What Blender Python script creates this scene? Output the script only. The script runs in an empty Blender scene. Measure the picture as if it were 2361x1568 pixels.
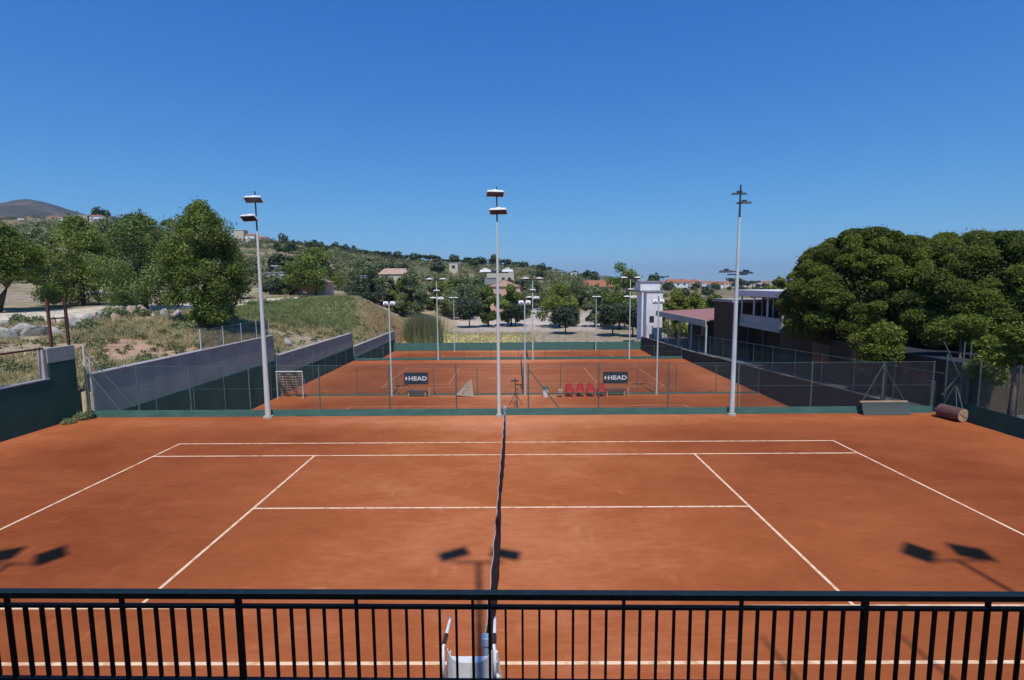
import bpy, math, random
import numpy as np
from mathutils import Vector, Matrix
sc = bpy.context.scene
col = sc.collection
R = math.radians

# ------------------------------------------------------------------ camera
CAM = np.array([0.41971435, -12.73989488, 5.74277678])
FW = np.array([-0.0070689, 0.99401034, -0.10905718])
RT = np.array([0.99995325, 0.00630708, -0.00732889])
UP = np.array([0.00659716, 0.10910389, 0.99400846])
FPX, PW, PH = 1188.07, 2360.0, 1568.0
cd = bpy.data.cameras.new("camera"); cam = bpy.data.objects.new("camera", cd); col.objects.link(cam)
cd.sensor_width = 36; cd.lens = 36 * FPX / PW; cd.clip_start = 0.05; cd.clip_end = 120000
cam.matrix_world = Matrix(((RT[0], UP[0], -FW[0], CAM[0]), (RT[1], UP[1], -FW[1], CAM[1]), (RT[2], UP[2], -FW[2], CAM[2]), (0, 0, 0, 1)))
sc.camera = cam

# ------------------------------------------------------------------ light
SUN_EL = 60.0; HAZE = 0.00008; SUN_AZ = 4.5
SKY_FIT = ((1.12*.453*.11**.38, 1.38, 1.15*.11), (1.23*.585*.11**-.06, .98, .40*.11), (1.20*.785*.11**-.48, .52, .08*.11))
w = bpy.data.worlds.new("World"); sc.world = w; w.use_nodes = True
nt = w.node_tree; bg = nt.nodes["Background"]
sky = nt.nodes.new("ShaderNodeTexSky"); sky.sky_type = 'NISHITA'; sky.sun_disc = False
sky.sun_elevation = R(SUN_EL); sky.sun_rotation = R(180 - SUN_AZ); sky.altitude = 0
sky.air_density = 1.0; sky.dust_density = 0.0; sky.ozone_density = 2.0
sep = nt.nodes.new("ShaderNodeSeparateColor"); cmb = nt.nodes.new("ShaderNodeCombineColor"); nt.links.new(sky.outputs[0], sep.inputs[0])
for i_, (k_, g_, s_) in enumerate(SKY_FIT):           # clear polarised deep blue: each colour band of the sky gets its own contrast
    a_ = nt.nodes.new("ShaderNodeMath"); a_.operation = 'POWER'; a_.inputs[1].default_value = g_; nt.links.new(sep.outputs[i_], a_.inputs[0])
    b_ = nt.nodes.new("ShaderNodeMath"); b_.operation = 'MULTIPLY'; b_.inputs[1].default_value = k_; nt.links.new(a_.outputs[0], b_.inputs[0]); 
    c_ = nt.nodes.new("ShaderNodeMath"); c_.operation = 'MULTIPLY_ADD'; c_.inputs[1].default_value = s_; c_.inputs[2].default_value = 1.0; nt.links.new(b_.outputs[0], c_.inputs[0])
    d_ = nt.nodes.new("ShaderNodeMath"); d_.operation = 'DIVIDE'; nt.links.new(b_.outputs[0], d_.inputs[0]); nt.links.new(c_.outputs[0], d_.inputs[1]); nt.links.new(d_.outputs[0], cmb.inputs[i_])
nt.links.new(cmb.outputs[0], bg.inputs[0]); bg.inputs[1].default_value = 0.11
sl = bpy.data.lights.new("sun", 'SUN'); sl.energy = 3.8; sl.angle = R(0.53); sl.color = (1.0, 0.95, 0.88)
so = bpy.data.objects.new("sun", sl); col.objects.link(so)
so.rotation_euler = (R(90 - SUN_EL), 0, R(SUN_AZ)); so.location = (0, -40, 60)
sc.view_settings.view_transform = 'Standard'; sc.view_settings.look = 'None'
sc.view_settings.exposure = 0.0; sc.view_settings.gamma = 1.0

# ------------------------------------------------------------------ helpers
def ray(px, py): return FW + RT * (px - PW / 2) / FPX - UP * (py - PH / 2) / FPX
def at(px, py, Y):                       # the world point seen at a photo position on the plane y = Y
    d = ray(px, py); return CAM + d * (Y - CAM[1]) / d[1]
def ong(px, py, z=0.0):                  # ... on the level z
    d = ray(px, py); return CAM + d * (z - CAM[2]) / d[2]
def atx(px, py, X):
    d = ray(px, py); return CAM + d * (X - CAM[0]) / d[0]
def pxof(P):
    d = np.array(P, float) - CAM; z = d @ FW
    return PW / 2 + FPX * (d @ RT) / z
def hor(px): return 653.6 - 0.0074 * (px - 1187)

def tag(o, label=None, cat=None, group=None, kind=None):
    if label: o["label"] = label
    if cat: o["category"] = cat
    if group: o["group"] = group
    if kind: o["kind"] = kind
    return o
def empty(name, loc=(0, 0, 0), rz=0.0, label=None, cat=None, group=None):
    o = bpy.data.objects.new(name, None); col.objects.link(o)
    o.location = loc; o.rotation_euler = (0, 0, rz); o.empty_display_size = 0.2
    return tag(o, label, cat, group)
def copy_tree(o, parent=None):
    c = o.copy(); col.objects.link(c)
    if parent is not None: c.parent = parent
    for ch in [k for k in o.children]: copy_tree(ch, c)
    return c

class MB:
    """collects shapes, then links them as one mesh object"""
    def __init__(s): s.v = []; s.f = []; s.n = 0
    def add(s, vs, fs):
        s.v.append(np.asarray(vs, float)); s.f += [tuple(i + s.n for i in f) for f in fs]; s.n += len(vs); return s
    def box(s, a, b, bev=0.0):
        x0, y0, z0 = a; x1, y1, z1 = b
        if bev <= 0:
            v = [(x0,y0,z0),(x1,y0,z0),(x1,y1,z0),(x0,y1,z0),(x0,y0,z1),(x1,y0,z1),(x1,y1,z1),(x0,y1,z1)]
            return s.add(v, [(0,3,2,1),(4,5,6,7),(0,1,5,4),(1,2,6,5),(2,3,7,6),(3,0,4,7)])
        o = lambda i, z: [(x0+i+bev,y0+i,z),(x1-i-bev,y0+i,z),(x1-i,y0+i+bev,z),(x1-i,y1-i-bev,z),(x1-i-bev,y1-i,z),(x0+i+bev,y1-i,z),(x0+i,y1-i-bev,z),(x0+i,y0+i+bev,z)]
        v = o(bev, z0) + o(0, z0+bev) + o(0, z1-bev) + o(bev, z1)
        f = [tuple(range(7,-1,-1)), tuple(range(24,32))]
        for k in range(3):
            for i in range(8): f.append((8*k+i, 8*k+(i+1)%8, 8*k+8+(i+1)%8, 8*k+8+i))
        return s.add(v, f)
    def tube(s, p, q, r, r2=None, n=8, cap=True):
        p = np.array(p, float); q = np.array(q, float); r2 = r if r2 is None else r2
        d = q - p; L = np.linalg.norm(d); d /= L
        a = np.cross(d, (0,0,1.)) if abs(d[2]) < .9 else np.cross(d, (1.,0,0)); a /= np.linalg.norm(a); b = np.cross(d, a)
        vs = []
        for c, rr in ((p, r), (q, r2)):
            for i in range(n):
                t = 2*math.pi*i/n; vs.append(c + rr*(math.cos(t)*a + math.sin(t)*b))
        fs = [(i, n+i, n+(i+1)%n, (i+1)%n) for i in range(n)]
        if cap: fs += [tuple(range(n)), tuple(range(2*n-1, n-1, -1))]
        return s.add(vs, fs)
    def path(s, pts, rs, n=8):
        pts = [np.array(p, float) for p in pts]
        if not hasattr(rs, '__len__'): rs = [rs]*len(pts)
        vs = []; fs = []
        ref = np.array((0.13, 0.21, 0.97))
        for k, p in enumerate(pts):
            d = pts[min(k+1, len(pts)-1)] - pts[max(k-1, 0)]; d /= np.linalg.norm(d)
            rf = ref if abs(d @ ref) < .95 else np.array((1., 0, 0))
            a = np.cross(d, rf); a /= np.linalg.norm(a); b = np.cross(d, a)
            for i in range(n):
                t = 2*math.pi*i/n; vs.append(p + rs[k]*(math.cos(t)*a + math.sin(t)*b))
        for k in range(len(pts)-1):
            for i in range(n): fs.append((k*n+i, k*n+n+i, k*n+n+(i+1)%n, k*n+(i+1)%n))
        fs += [tuple(range(n)), tuple(range(len(vs)-1, len(vs)-n-1, -1))]
        return s.add(vs, fs)
    def quad(s, a, b, c, d): return s.add([a, b, c, d], [(0,1,2,3)])
    def bar(s, p, q, w_, h_, upv=(0,0,1.)):
        p = np.array(p, float); q = np.array(q, float); d = (q-p)/np.linalg.norm(q-p)
        u = np.array(upv, float); a = np.cross(d, u); a /= np.linalg.norm(a); b = np.cross(a, d)
        v = []
        for c in (p, q):
            for i, j in ((-1,-1),(1,-1),(1,1),(-1,1)): v.append(c + a*i*w_/2 + b*j*h_/2)
        return s.add(v, [(3,2,1,0),(4,5,6,7),(0,1,5,4),(1,2,6,5),(2,3,7,6),(3,0,4,7)])
    def xf(s, M):
        s.v = [np.array([tuple(M @ Vector(p)) for p in a]) for a in s.v]; return s
    def build(s, name, m, parent=None, smooth=False):
        me = bpy.data.meshes.new(name)
        me.from_pydata(np.concatenate(s.v).tolist(), [], s.f); me.update()
        if smooth: me.polygons.foreach_set("use_smooth", [True]*len(me.polygons))
        for mm in (m if isinstance(m, (list, tuple)) else [m]): me.materials.append(mm)
        o = bpy.data.objects.new(name, me); col.objects.link(o)
        if parent is not None: o.parent = parent
        return o

def quads_obj(name, V, m, parent=None, shade=None, per=4):
    """fast mesh of loose quads (or tris) from an (n*per,3) array"""
    n = len(V)//per; me = bpy.data.meshes.new(name)
    me.vertices.add(len(V)); me.vertices.foreach_set("co", V.astype(np.float32).ravel())
    me.loops.add(n*per); me.loops.foreach_set("vertex_index", np.arange(n*per, dtype=np.int32))
    me.polygons.add(n); me.polygons.foreach_set("loop_start", np.arange(0, n*per, per, dtype=np.int32))
    try: me.polygons.foreach_set("loop_total", np.full(n, per, dtype=np.int32))
    except Exception: pass
    me.update(calc_edges=True)
    if shade is not None:
        at_ = me.attributes.new("shade", 'FLOAT', 'FACE'); at_.data.foreach_set("value", shade.astype(np.float32))
    me.materials.append(m)
    o = bpy.data.objects.new(name, me); col.objects.link(o)
    if parent is not None: o.parent = parent
    return o

# ------------------------------------------------------------------ materials
def mat(name, c1, c2=None, scale=5.0, rough=0.85, metal=0.0, stretch=(1,1,1), bump=0.0, bscale=None, spec=0.3, detail=6, lo=.35, hi=.65, trans=0.0):
    m = bpy.data.materials.new(name); m.use_nodes = True; t = m.node_tree; b = t.nodes["Principled BSDF"]
    b.inputs["Roughness"].default_value = rough; b.inputs["Metallic"].default_value = metal
    b.inputs["Specular IOR Level"].default_value = spec
    c2 = c2 or tuple(x*0.75 for x in c1)
    tc = t.nodes.new("ShaderNodeTexCoord"); mp = t.nodes.new("ShaderNodeMapping"); mp.inputs["Scale"].default_value = stretch
    no = t.nodes.new("ShaderNodeTexNoise"); no.inputs["Scale"].default_value = scale; no.inputs["Detail"].default_value = detail
    cr = t.nodes.new("ShaderNodeValToRGB"); cr.color_ramp.elements[0].position = lo; cr.color_ramp.elements[1].position = hi
    cr.color_ramp.elements[0].color = (*c1, 1); cr.color_ramp.elements[1].color = (*c2, 1)
    t.links.new(tc.outputs["Object"], mp.inputs[0]); t.links.new(mp.outputs[0], no.inputs["Vector"])
    t.links.new(no.outputs["Fac"], cr.inputs[0]); t.links.new(cr.outputs[0], b.inputs["Base Color"])
    if bump > 0:
        n2 = t.nodes.new("ShaderNodeTexNoise"); n2.inputs["Scale"].default_value = bscale or scale*4; n2.inputs["Detail"].default_value = 8
        bp = t.nodes.new("ShaderNodeBump"); bp.inputs["Strength"].default_value = bump; bp.inputs["Distance"].default_value = 0.05
        t.links.new(mp.outputs[0], n2.inputs["Vector"]); t.links.new(n2.outputs["Fac"], bp.inputs["Height"]); t.links.new(bp.outputs[0], b.inputs["Normal"])
    return m

def leafmat(name, dark, light, transl=0.25, rough=0.6):
    m = bpy.data.materials.new(name); m.use_nodes = True; t = m.node_tree; b = t.nodes["Principled BSDF"]
    out = t.nodes["Material Output"]
    a = t.nodes.new("ShaderNodeAttribute"); a.attribute_name = "shade"
    cr = t.nodes.new("ShaderNodeValToRGB"); cr.color_ramp.elements[0].color = (*dark, 1); cr.color_ramp.elements[1].color = (*light, 1)
    cr.color_ramp.elements[0].position = 0; cr.color_ramp.elements[1].position = 1
    t.links.new(a.outputs["Fac"], cr.inputs[0]); t.links.new(cr.outputs[0], b.inputs["Base Color"])
    b.inputs["Roughness"].default_value = rough; b.inputs["Specular IOR Level"].default_value = 0.25
    tr = t.nodes.new("ShaderNodeBsdfTranslucent"); t.links.new(cr.outputs[0], tr.inputs[0])
    mx = t.nodes.new("ShaderNodeMixShader"); mx.inputs[0].default_value = transl
    t.links.new(b.outputs[0], mx.inputs[1]); t.links.new(tr.outputs[0], mx.inputs[2]); t.links.new(mx.outputs[0], out.inputs[0])
    return m

def claymat():
    m = bpy.data.materials.new("red_clay"); m.use_nodes = True; t = m.node_tree; b = t.nodes["Principled BSDF"]
    b.inputs["Roughness"].default_value = 0.95; b.inputs["Specular IOR Level"].default_value = 0.1
    tc = t.nodes.new("ShaderNodeTexCoord")
    def noise(scale, st, det=6, rot=0):
        mp = t.nodes.new("ShaderNodeMapping"); mp.inputs["Scale"].default_value = st; mp.inputs["Rotation"].default_value = (0,0,rot)
        n = t.nodes.new("ShaderNodeTexNoise"); n.inputs["Scale"].default_value = scale; n.inputs["Detail"].default_value = det
        t.links.new(tc.outputs["Object"], mp.inputs[0]); t.links.new(mp.outputs[0], n.inputs["Vector"]); return n.outputs["Fac"]
    def mth(op, a, bb=None, c=None):
        n = t.nodes.new("ShaderNodeMath"); n.operation = op
        for i, q in enumerate((a, bb, c)):
            if q is None: continue
            if isinstance(q, (int, float)): n.inputs[i].default_value = q
            else: t.links.new(q, n.inputs[i])
        return n.outputs[0]
    sx = t.nodes.new("ShaderNodeSeparateXYZ"); t.links.new(tc.outputs["Object"], sx.inputs[0])
    # dry dusty belt that play and brushing leave round the net and along the surround; band also paints in lens vignetting
    q = mth('DIVIDE', sx.outputs[0], 6.5); band = mth('POWER', 2.718, mth('MULTIPLY', mth('MULTIPLY', q, q), -1.0))
    e = mth('MULTIPLY', mth('SUBTRACT', sx.outputs[1], 8.6), 0.8); edge = mth('POWER', 2.718, mth('MULTIPLY', mth('MULTIPLY', e, e), -1.0))
    e2 = mth('MULTIPLY', mth('SUBTRACT', mth('ABSOLUTE', sx.outputs[0]), 18.2), 0.45); edge = mth('MAXIMUM', edge, mth('POWER', 2.718, mth('MULTIPLY', mth('MULTIPLY', e2, e2), -1.0)))
    n1 = noise(0.16, (1, 1.5, 1)); n2 = noise(0.9, (.8, 1.5, 1), 8); n3 = noise(5.0, (.6, 1.3, 1), 8, .15); n4 = noise(70, (1,1,1), 5)
    def vor(scale, st, rot, hi, lo_):      # small pale scuffs: slides, ball marks, heel marks
        mp = t.nodes.new("ShaderNodeMapping"); mp.inputs["Scale"].default_value = st; mp.inputs["Rotation"].default_value = (0,0,rot)
        v = t.nodes.new("ShaderNodeTexVoronoi"); v.inputs["Scale"].default_value = scale; t.links.new(tc.outputs["Object"], mp.inputs[0]); t.links.new(mp.outputs[0], v.inputs["Vector"])
        r_ = t.nodes.new("ShaderNodeMapRange"); r_.inputs[1].default_value = hi; r_.inputs[2].default_value = lo_; t.links.new(v.outputs["Distance"], r_.inputs[0]); return r_.outputs[0]
    sc1 = vor(1.6, (1,.35,1), .5, .16, .05); sc2 = vor(2.3, (.3,1,1), -.3, .13, .04); sc3 = vor(4.5, (1,1,1), 0, .10, .04)
    s = mth('MULTIPLY', band, 0.46); s = mth('MULTIPLY_ADD', edge, 0.34, s)
    s = mth('MULTIPLY_ADD', mth('SUBTRACT', n1, .5), .75, s); s = mth('MULTIPLY_ADD', mth('SUBTRACT', n2, .5), 0.42, s)
    s = mth('MULTIPLY_ADD', mth('SUBTRACT', n3, .5), 0.30, s); s = mth('MULTIPLY_ADD', mth('SUBTRACT', n4, .5), 0.55, s); s = mth('MULTIPLY_ADD', mth('MULTIPLY', mth('ADD', sc1, sc2), n2), 0.26, s); s = mth('MULTIPLY_ADD', mth('SUBTRACT', noise(14, (.07, 1.3, 1), 4), .5), 0.22, s); s = mth('MULTIPLY_ADD', mth('MULTIPLY', sc3, n3), -0.42, s); s = mth('ADD', s, 0.16)
    cr = t.nodes.new("ShaderNodeValToRGB"); E_ = cr.color_ramp.elements
    E_[0].position = 0.0; E_[0].color = (0.215, 0.050, 0.0145, 1); E_[1].position = 1.0; E_[1].color = (0.62, 0.240, 0.112, 1)
    k = E_.new(0.5); k.color = (0.375, 0.106, 0.0345, 1)
    t.links.new(s, cr.inputs[0]); t.links.new(cr.outputs[0], b.inputs["Base Color"])
    bp = t.nodes.new("ShaderNodeBump"); bp.inputs["Strength"].default_value = 0.25; bp.inputs["Distance"].default_value = 0.01
    t.links.new(mth('ADD', n3, n4), bp.inputs["Height"]); t.links.new(bp.outputs[0], b.inputs["Normal"])
    return m

def tintmat(name, nscale=1.2):
    """ground whose own colour (soil, gravel, dry or green grass) varies by place"""
    m = bpy.data.materials.new(name); m.use_nodes = True; t = m.node_tree; b = t.nodes["Principled BSDF"]
    b.inputs["Roughness"].default_value = 0.95; b.inputs["Specular IOR Level"].default_value = 0.1
    a = t.nodes.new("ShaderNodeAttribute"); a.attribute_name = "soil"
    tc = t.nodes.new("ShaderNodeTexCoord"); no = t.nodes.new("ShaderNodeTexNoise"); no.inputs["Scale"].default_value = nscale; no.inputs["Detail"].default_value = 9
    no.inputs["Roughness"].default_value = 0.65
    t.links.new(tc.outputs["Object"], no.inputs["Vector"])
    mr = t.nodes.new("ShaderNodeMapRange"); mr.inputs[1].default_value = .3; mr.inputs[2].default_value = .7; mr.inputs[3].default_value = .52; mr.inputs[4].default_value = 1.35
    t.links.new(no.outputs["Fac"], mr.inputs[0])
    mx = t.nodes.new("ShaderNodeVectorMath"); mx.operation = 'SCALE'; t.links.new(a.outputs["Color"], mx.inputs[0]); t.links.new(mr.outputs[0], mx.inputs["Scale"])
    t.links.new(mx.outputs[0], b.inputs["Base Color"])
    bp = t.nodes.new("ShaderNodeBump"); bp.inputs["Strength"].default_value = 0.6; bp.inputs["Distance"].default_value = 0.15
    t.links.new(no.outputs["Fac"], bp.inputs["Height"]); t.links.new(bp.outputs[0], b.inputs["Normal"])
    return m

M = dict(
    clay=claymat(), soil=tintmat("soil_and_grass"), far=tintmat("hillside", 0.08),
    line=mat("line_paint", (.86,.62,.40), (.58,.28,.12), 5, lo=.47, hi=.72),
    line2=mat("dusty_line_paint", (.62,.36,.22), (.42,.16,.08), 2.0, lo=.42, hi=.62),
    galv=mat("galvanised_steel", (.56,.64,.64), (.44,.51,.51), 3, rough=.55, metal=.0, stretch=(1,1,.3)),
    oldpole=mat("weathered_pole", (.52,.58,.57), (.62,.58,.46), 1.2, rough=.7, stretch=(1,1,.25)),
    white=mat("white_enamel", (.76,.77,.76), (.64,.64,.62), 8, rough=.75, spec=.15),
    lampface=mat("lamp_glass", (.025,.03,.035), (.045,.045,.045), 14, rough=.25, spec=.5),
    dark=mat("dark_steel", (.03,.035,.045), (.05,.05,.06), 12, rough=.6),
    black=mat("black_paint", (.006,.005,.004), (.011,.009,.007), 16, rough=.8, spec=.04),
    railtop=mat("skylit_black_paint", (.27,.18,.105), (.36,.25,.16), 34, rough=.85, spec=.03, lo=.5, hi=.72), railmid=mat("skylit_dim_black_paint", (.085,.060,.048), (.11,.08,.065), 20, rough=.8, spec=.1),
    greenpost=mat("green_coated_steel", (.06,.115,.10), (.10,.15,.13), 5, rough=.6),
    greenboard=mat("green_board", (.050,.14,.12), (.07,.18,.155), 1.4, rough=.8, stretch=(1,1,3)),
    screen=mat("dark_green_windscreen", (.020,.078,.058), (.030,.100,.072), 1.1, rough=.9, stretch=(1,1,.4)),
    render_=mat("grey_render", (.34,.40,.32), (.25,.30,.24), .9, rough=.95, bump=.3, bscale=9, lo=.3, hi=.7),
    coping=mat("pale_coping", (.42,.40,.37), (.32,.30,.28), 2.5, rough=.95),
    darkcoping=mat("patchy_coping", (.11,.10,.09), (.30,.28,.24), .35, rough=.95, lo=.5, hi=.62),  # mostly dark, with paler stretches at random
    midgrey=mat("dull_grey_steel", (.14,.15,.15), (.10,.11,.11), 4, rough=.8),
    darkwall=mat("dark_green_wall", (.040,.060,.045), (.060,.075,.058), .6, rough=.95),
    netcord=mat("black_net", (.010,.012,.016), (.016,.018,.022), 20, rough=.9),
    tape=mat("white_net_tape", (.42,.40,.37), (.32,.28,.24), 14, rough=.9),
    blue=mat("blue_grey_plastic", (.30,.42,.55), (.22,.32,.44), 6, rough=.5),
    red=mat("red_plastic", (.50,.035,.04), (.40,.02,.025), 5, rough=.4, spec=.4),
    beige=mat("beige_mesh", (.42,.33,.25), (.30,.23,.17), 16, rough=.95),
    wood=mat("pale_wood", (.48,.33,.22), (.34,.22,.14), 5, rough=.85, stretch=(.3,3,3)),
    greymat=mat("grey_drag_mesh", (.085,.12,.115), (.065,.09,.088), 18, rough=.95),
    rust=mat("rusty_steel", (.16,.060,.045), (.09,.040,.035), 6, rough=.9),
    rollersteel=mat("rusty_roller", (.10,.055,.050), (.16,.09,.075), 5, rough=.75),
    concrete=mat("concrete", (.46,.42,.36), (.36,.33,.29), 4, rough=.95, bump=.2),
    brick=mat("dark_brown_brick", (.065,.050,.034), (.10,.068,.045), 1.5, rough=.95, stretch=(1,1,7)),
    stucco=mat("white_stucco", (.78,.78,.78), (.66,.66,.67), 1.0, rough=.95),
    cream=mat("cream_stucco", (.62,.54,.42), (.52,.45,.36), 1.0, rough=.95),
    pink=mat("pink_render", (.66,.44,.33), (.56,.34,.25), .8, rough=.95),
    tile=mat("terracotta_tile", (.42,.17,.10), (.30,.11,.06), 2.5, rough=.95),
    paletile=mat("pale_tile", (.52,.36,.27), (.40,.26,.18), 1.5, rough=.95),
    redroof=mat("faded_red_roof", (.38,.17,.15), (.30,.15,.13), 1.5, rough=.9),
    greyroof=mat("grey_roof", (.34,.34,.35), (.26,.26,.27), 2, rough=.9),
    bluegrey=mat("blue_grey_panel", (.40,.46,.38), (.33,.38,.32), 1.2, rough=.8),
    glass=mat("dark_window", (.025,.028,.032), (.05,.055,.06), 1.5, rough=.12, spec=.6),
    rock=mat("pale_rock", (.46,.44,.39), (.27,.25,.22), 1.6, rough=.95, bump=.9, bscale=6),
    tanrock=mat("tan_rock", (.46,.34,.24), (.32,.24,.18), 2.2, rough=.95, bump=.5, bscale=6),
    sack=mat("white_sacking", (.72,.70,.76), (.58,.56,.62), 5, rough=.95),
    bark=mat("bark", (.055,.042,.034), (.095,.075,.060), 7, rough=.95, stretch=(1,1,.3), bump=.5),
    pinebark=mat("pine_bark", (.13,.085,.06), (.20,.14,.11), 5, rough=.95, stretch=(1,1,.3), bump=.5),
    sea=mat("sea_water", (.015,.07,.16), (.02,.09,.19), .0008, rough=.35, spec=.5),
    carpaint=mat("white_car_paint", (.70,.71,.72), (.66,.66,.68), 2, rough=.25, spec=.5),
    rubber=mat("rubber", (.02,.02,.02), (.03,.03,.03), 9, rough=.8),
    sign=mat("dark_blue_sign", (.018,.028,.045), (.03,.042,.06), 4, rough=.6),
    L_mid=leafmat("leaf_mid", (.055,.088,.014), (.235,.300,.060)), L_mid2=leafmat("leaf_mid_pale", (.070,.110,.026), (.225,.295,.085)),
    L_bright=leafmat("leaf_bright", (.085,.125,.024), (.285,.350,.080)),
    L_glow=leafmat("leaf_yellow_green", (.11,.14,.02), (.30,.33,.06)),
    L_olive=leafmat("leaf_olive", (.105,.142,.058), (.29,.33,.15)),
    L_dark=leafmat("leaf_dark", (.026,.046,.026), (.085,.115,.060), .12),
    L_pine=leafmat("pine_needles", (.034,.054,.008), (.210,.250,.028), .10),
    L_ridge=leafmat("ridge_foliage", (.036,.060,.028), (.115,.150,.062), .1),
    L_scrub=leafmat("scrub_foliage", (.070,.095,.034), (.215,.225,.090), .1),
    L_dry=leafmat("dry_grass_blades", (.30,.24,.12), (.58,.49,.25), .2),
    L_reed=leafmat("reed_leaves", (.10,.13,.06), (.27,.28,.14), .2),
    L_grass=leafmat("green_grass_blades", (.13,.17,.055), (.34,.38,.15), .2),
)

# ------------------------------------------------------------------ ground
rng = np.random.default_rng(7)
def lerp(x, xs, ys): return np.interp(x, xs, ys)
def vnoise(x, y, s, seed=0):
    x = np.asarray(x, float)/s; y = np.asarray(y, float)/s
    xi = np.floor(x).astype(np.int64); yi = np.floor(y).astype(np.int64); fx = x-xi; fy = y-yi
    fx = fx*fx*(3-2*fx); fy = fy*fy*(3-2*fy)
    def h(a, b):
        n = (a*374761393 + b*668265263 + seed*974634777) & 0xffffffff
        n = ((n ^ (n >> 13)) * 1274126177) & 0xffffffff
        return ((n ^ (n >> 16)) & 0xffff)/65535.0
    return (h(xi,yi)*(1-fx)+h(xi+1,yi)*fx)*(1-fy)+(h(xi,yi+1)*(1-fx)+h(xi+1,yi+1)*fx)*fy
BPX = [-600, 0, 200, 400, 600, 760, 840, 950, 1060, 1200, 1350, 1500, 1700, 1900, 2400, 3000]
BD = [79, 95, 125, 170, 240, 330, 450, 700, 1500, 2500, 2600]
def zp(pys, d): return [5.74-(p-hor(x))*d/1188 for x, p in zip(BPX, pys)]
BZ = np.array([
    [3.6,3.6,3.6,3.7,3.7,3.7,3.4,-2.2,-4.3,-4.4,-4.4,-4.4,-3.4,-2.5,-1.5,-1.5],
    [3.6,3.6,3.6,3.6,3.6,3.4,2.0,-3.4,-4.4,-4.4,-4.4,-4.4,-3.8,-3,-2,-2],
    [6,5.5,5,4.5,3.9,3.2,1.6,-2.6,-4.3,-4.3,-4.3,-4.3,-4,-4,-3,-3],
    zp([628,632,634,636,640,644,652,672,695,708,712,714,706,700,690,690], 170),
    zp([575,580,585,590,603,612,626,640,650,662,676,690,686,684,680,680], 240),
    zp([525,530,530,545,565,580,592,608,618,626,648,668,672,672,672,672], 330),
    zp([500,508,508,535,560,578,588,602,608,614,638,660,664,664,664,664], 450),
    zp([530,540,540,560,590,605,615,625,630,640,655,662,662,662,662,662], 700),
    zp([600,600,600,610,620,630,640,645,650,652,657,657,657,657,657,657], 1500),
    zp([640,640,640,640,645,650,650,652,655,655,656.5,655.5,654.5,654,652,652], 2500),
    [-40]*16])
def z_back(x, y):
    d = np.asarray(y, float)+12.74; px = 1187+1188*(np.asarray(x, float)-.42)/d
    px = np.clip(px, BPX[0], BPX[-1]); ld = np.clip(np.log(np.maximum(d, 79)), math.log(79), math.log(2600))
    i = np.clip(np.searchsorted(BPX, px)-1, 0, len(BPX)-2); lb = np.log(np.array(BD, float)); j = np.clip(np.searchsorted(lb, ld)-1, 0, len(BD)-2)
    bp = np.array(BPX, float); u = (px-bp[i])/(bp[i+1]-bp[i]); v = (ld-lb[j])/(lb[j+1]-lb[j]); u = u*u*(3-2*u)
    z = (BZ[j,i]*(1-u)+BZ[j,i+1]*u)*(1-v)+(BZ[j+1,i]*(1-u)+BZ[j+1,i+1]*u)*v
    amp = np.clip((d-130)/200, 0, 1)*4*(np.clip((1500-px)/500, 0, 1))
    return z+amp*(vnoise(x, y, 38, 3)-.5)+amp*.5*(vnoise(x, y, 13, 5)-.5)
def z_left(x, y):
    zs_ = lerp(y, [-30,8,11,14,25,30,44,49,66,80], [1.0,1.0,1.2,1.75,1.80,.15,.12,-1.5,-1.9,-2.2])
    zh_ = lerp(y, [-30,8,11,14,26.85,26.95,46.0,46.1,66,80], [1.0,1.0,1.2,1.75,1.80,.12,.12,-1.52,-1.9,-2.2])
    kk = np.clip((-19.6-np.asarray(x, float))/2.4, 0, 1); zb = zh_*(1-kk)+zs_*kk
    zt = lerp(y, [-30,0,20,37,60,90], [2.4,2.5,2.75,3.2,3.7,3.7])
    xe = lerp(y, [-30,10,25,40,55,66,80], [-31,-31,-28,-29.5,-28,-24.5,-24])
    k = np.clip((-18.6-x)/(-18.6-xe), 0, 1); k2 = k**lerp(y, [0,12,30,50], [1.6,1.5,.8,.75])
    k2 = k2*k2*(3-2*k2)*.5+k2*.5
    z = zb+(zt-zb)*k2
    z = z+.35*k2*(vnoise(x,y,6,1)-.5)+.18*np.clip(k*6,0,1)*(vnoise(x,y,1.7,2)-.5)
    z = z+np.clip((-38-x)/60,0,1)*2.0
    return np.where((np.asarray(x) > -19.0) & (np.asarray(y) < 9.5), -8.0, z)
def z_path(y): return lerp(y, [-30,5,9.5,45,66,80], [-.6,-.6,-.7,-2.3,-2.9,-3.3])
def z_right(x, y):
    z = z_path(y); return z+np.clip((x-26)/14, 0, 1)*lerp(y, [0,20,60], [.6,.8,1.5])
def z_all(x, y):
    x = np.asarray(x, float); y = np.asarray(y, float)
    near = np.where(x < -18.33, z_left(x, y), np.where(x > 19.55, z_right(x, y), -8.0))
    k = np.clip((y-65.6)/13, 0, 1); k = k*k*(3-2*k)
    nb = np.where((x > -18.33) & (x < 19.55), -4.55, near)
    return np.where(y < 65.6, near, nb*(1-k)+z_back(x, y)*k)

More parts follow.
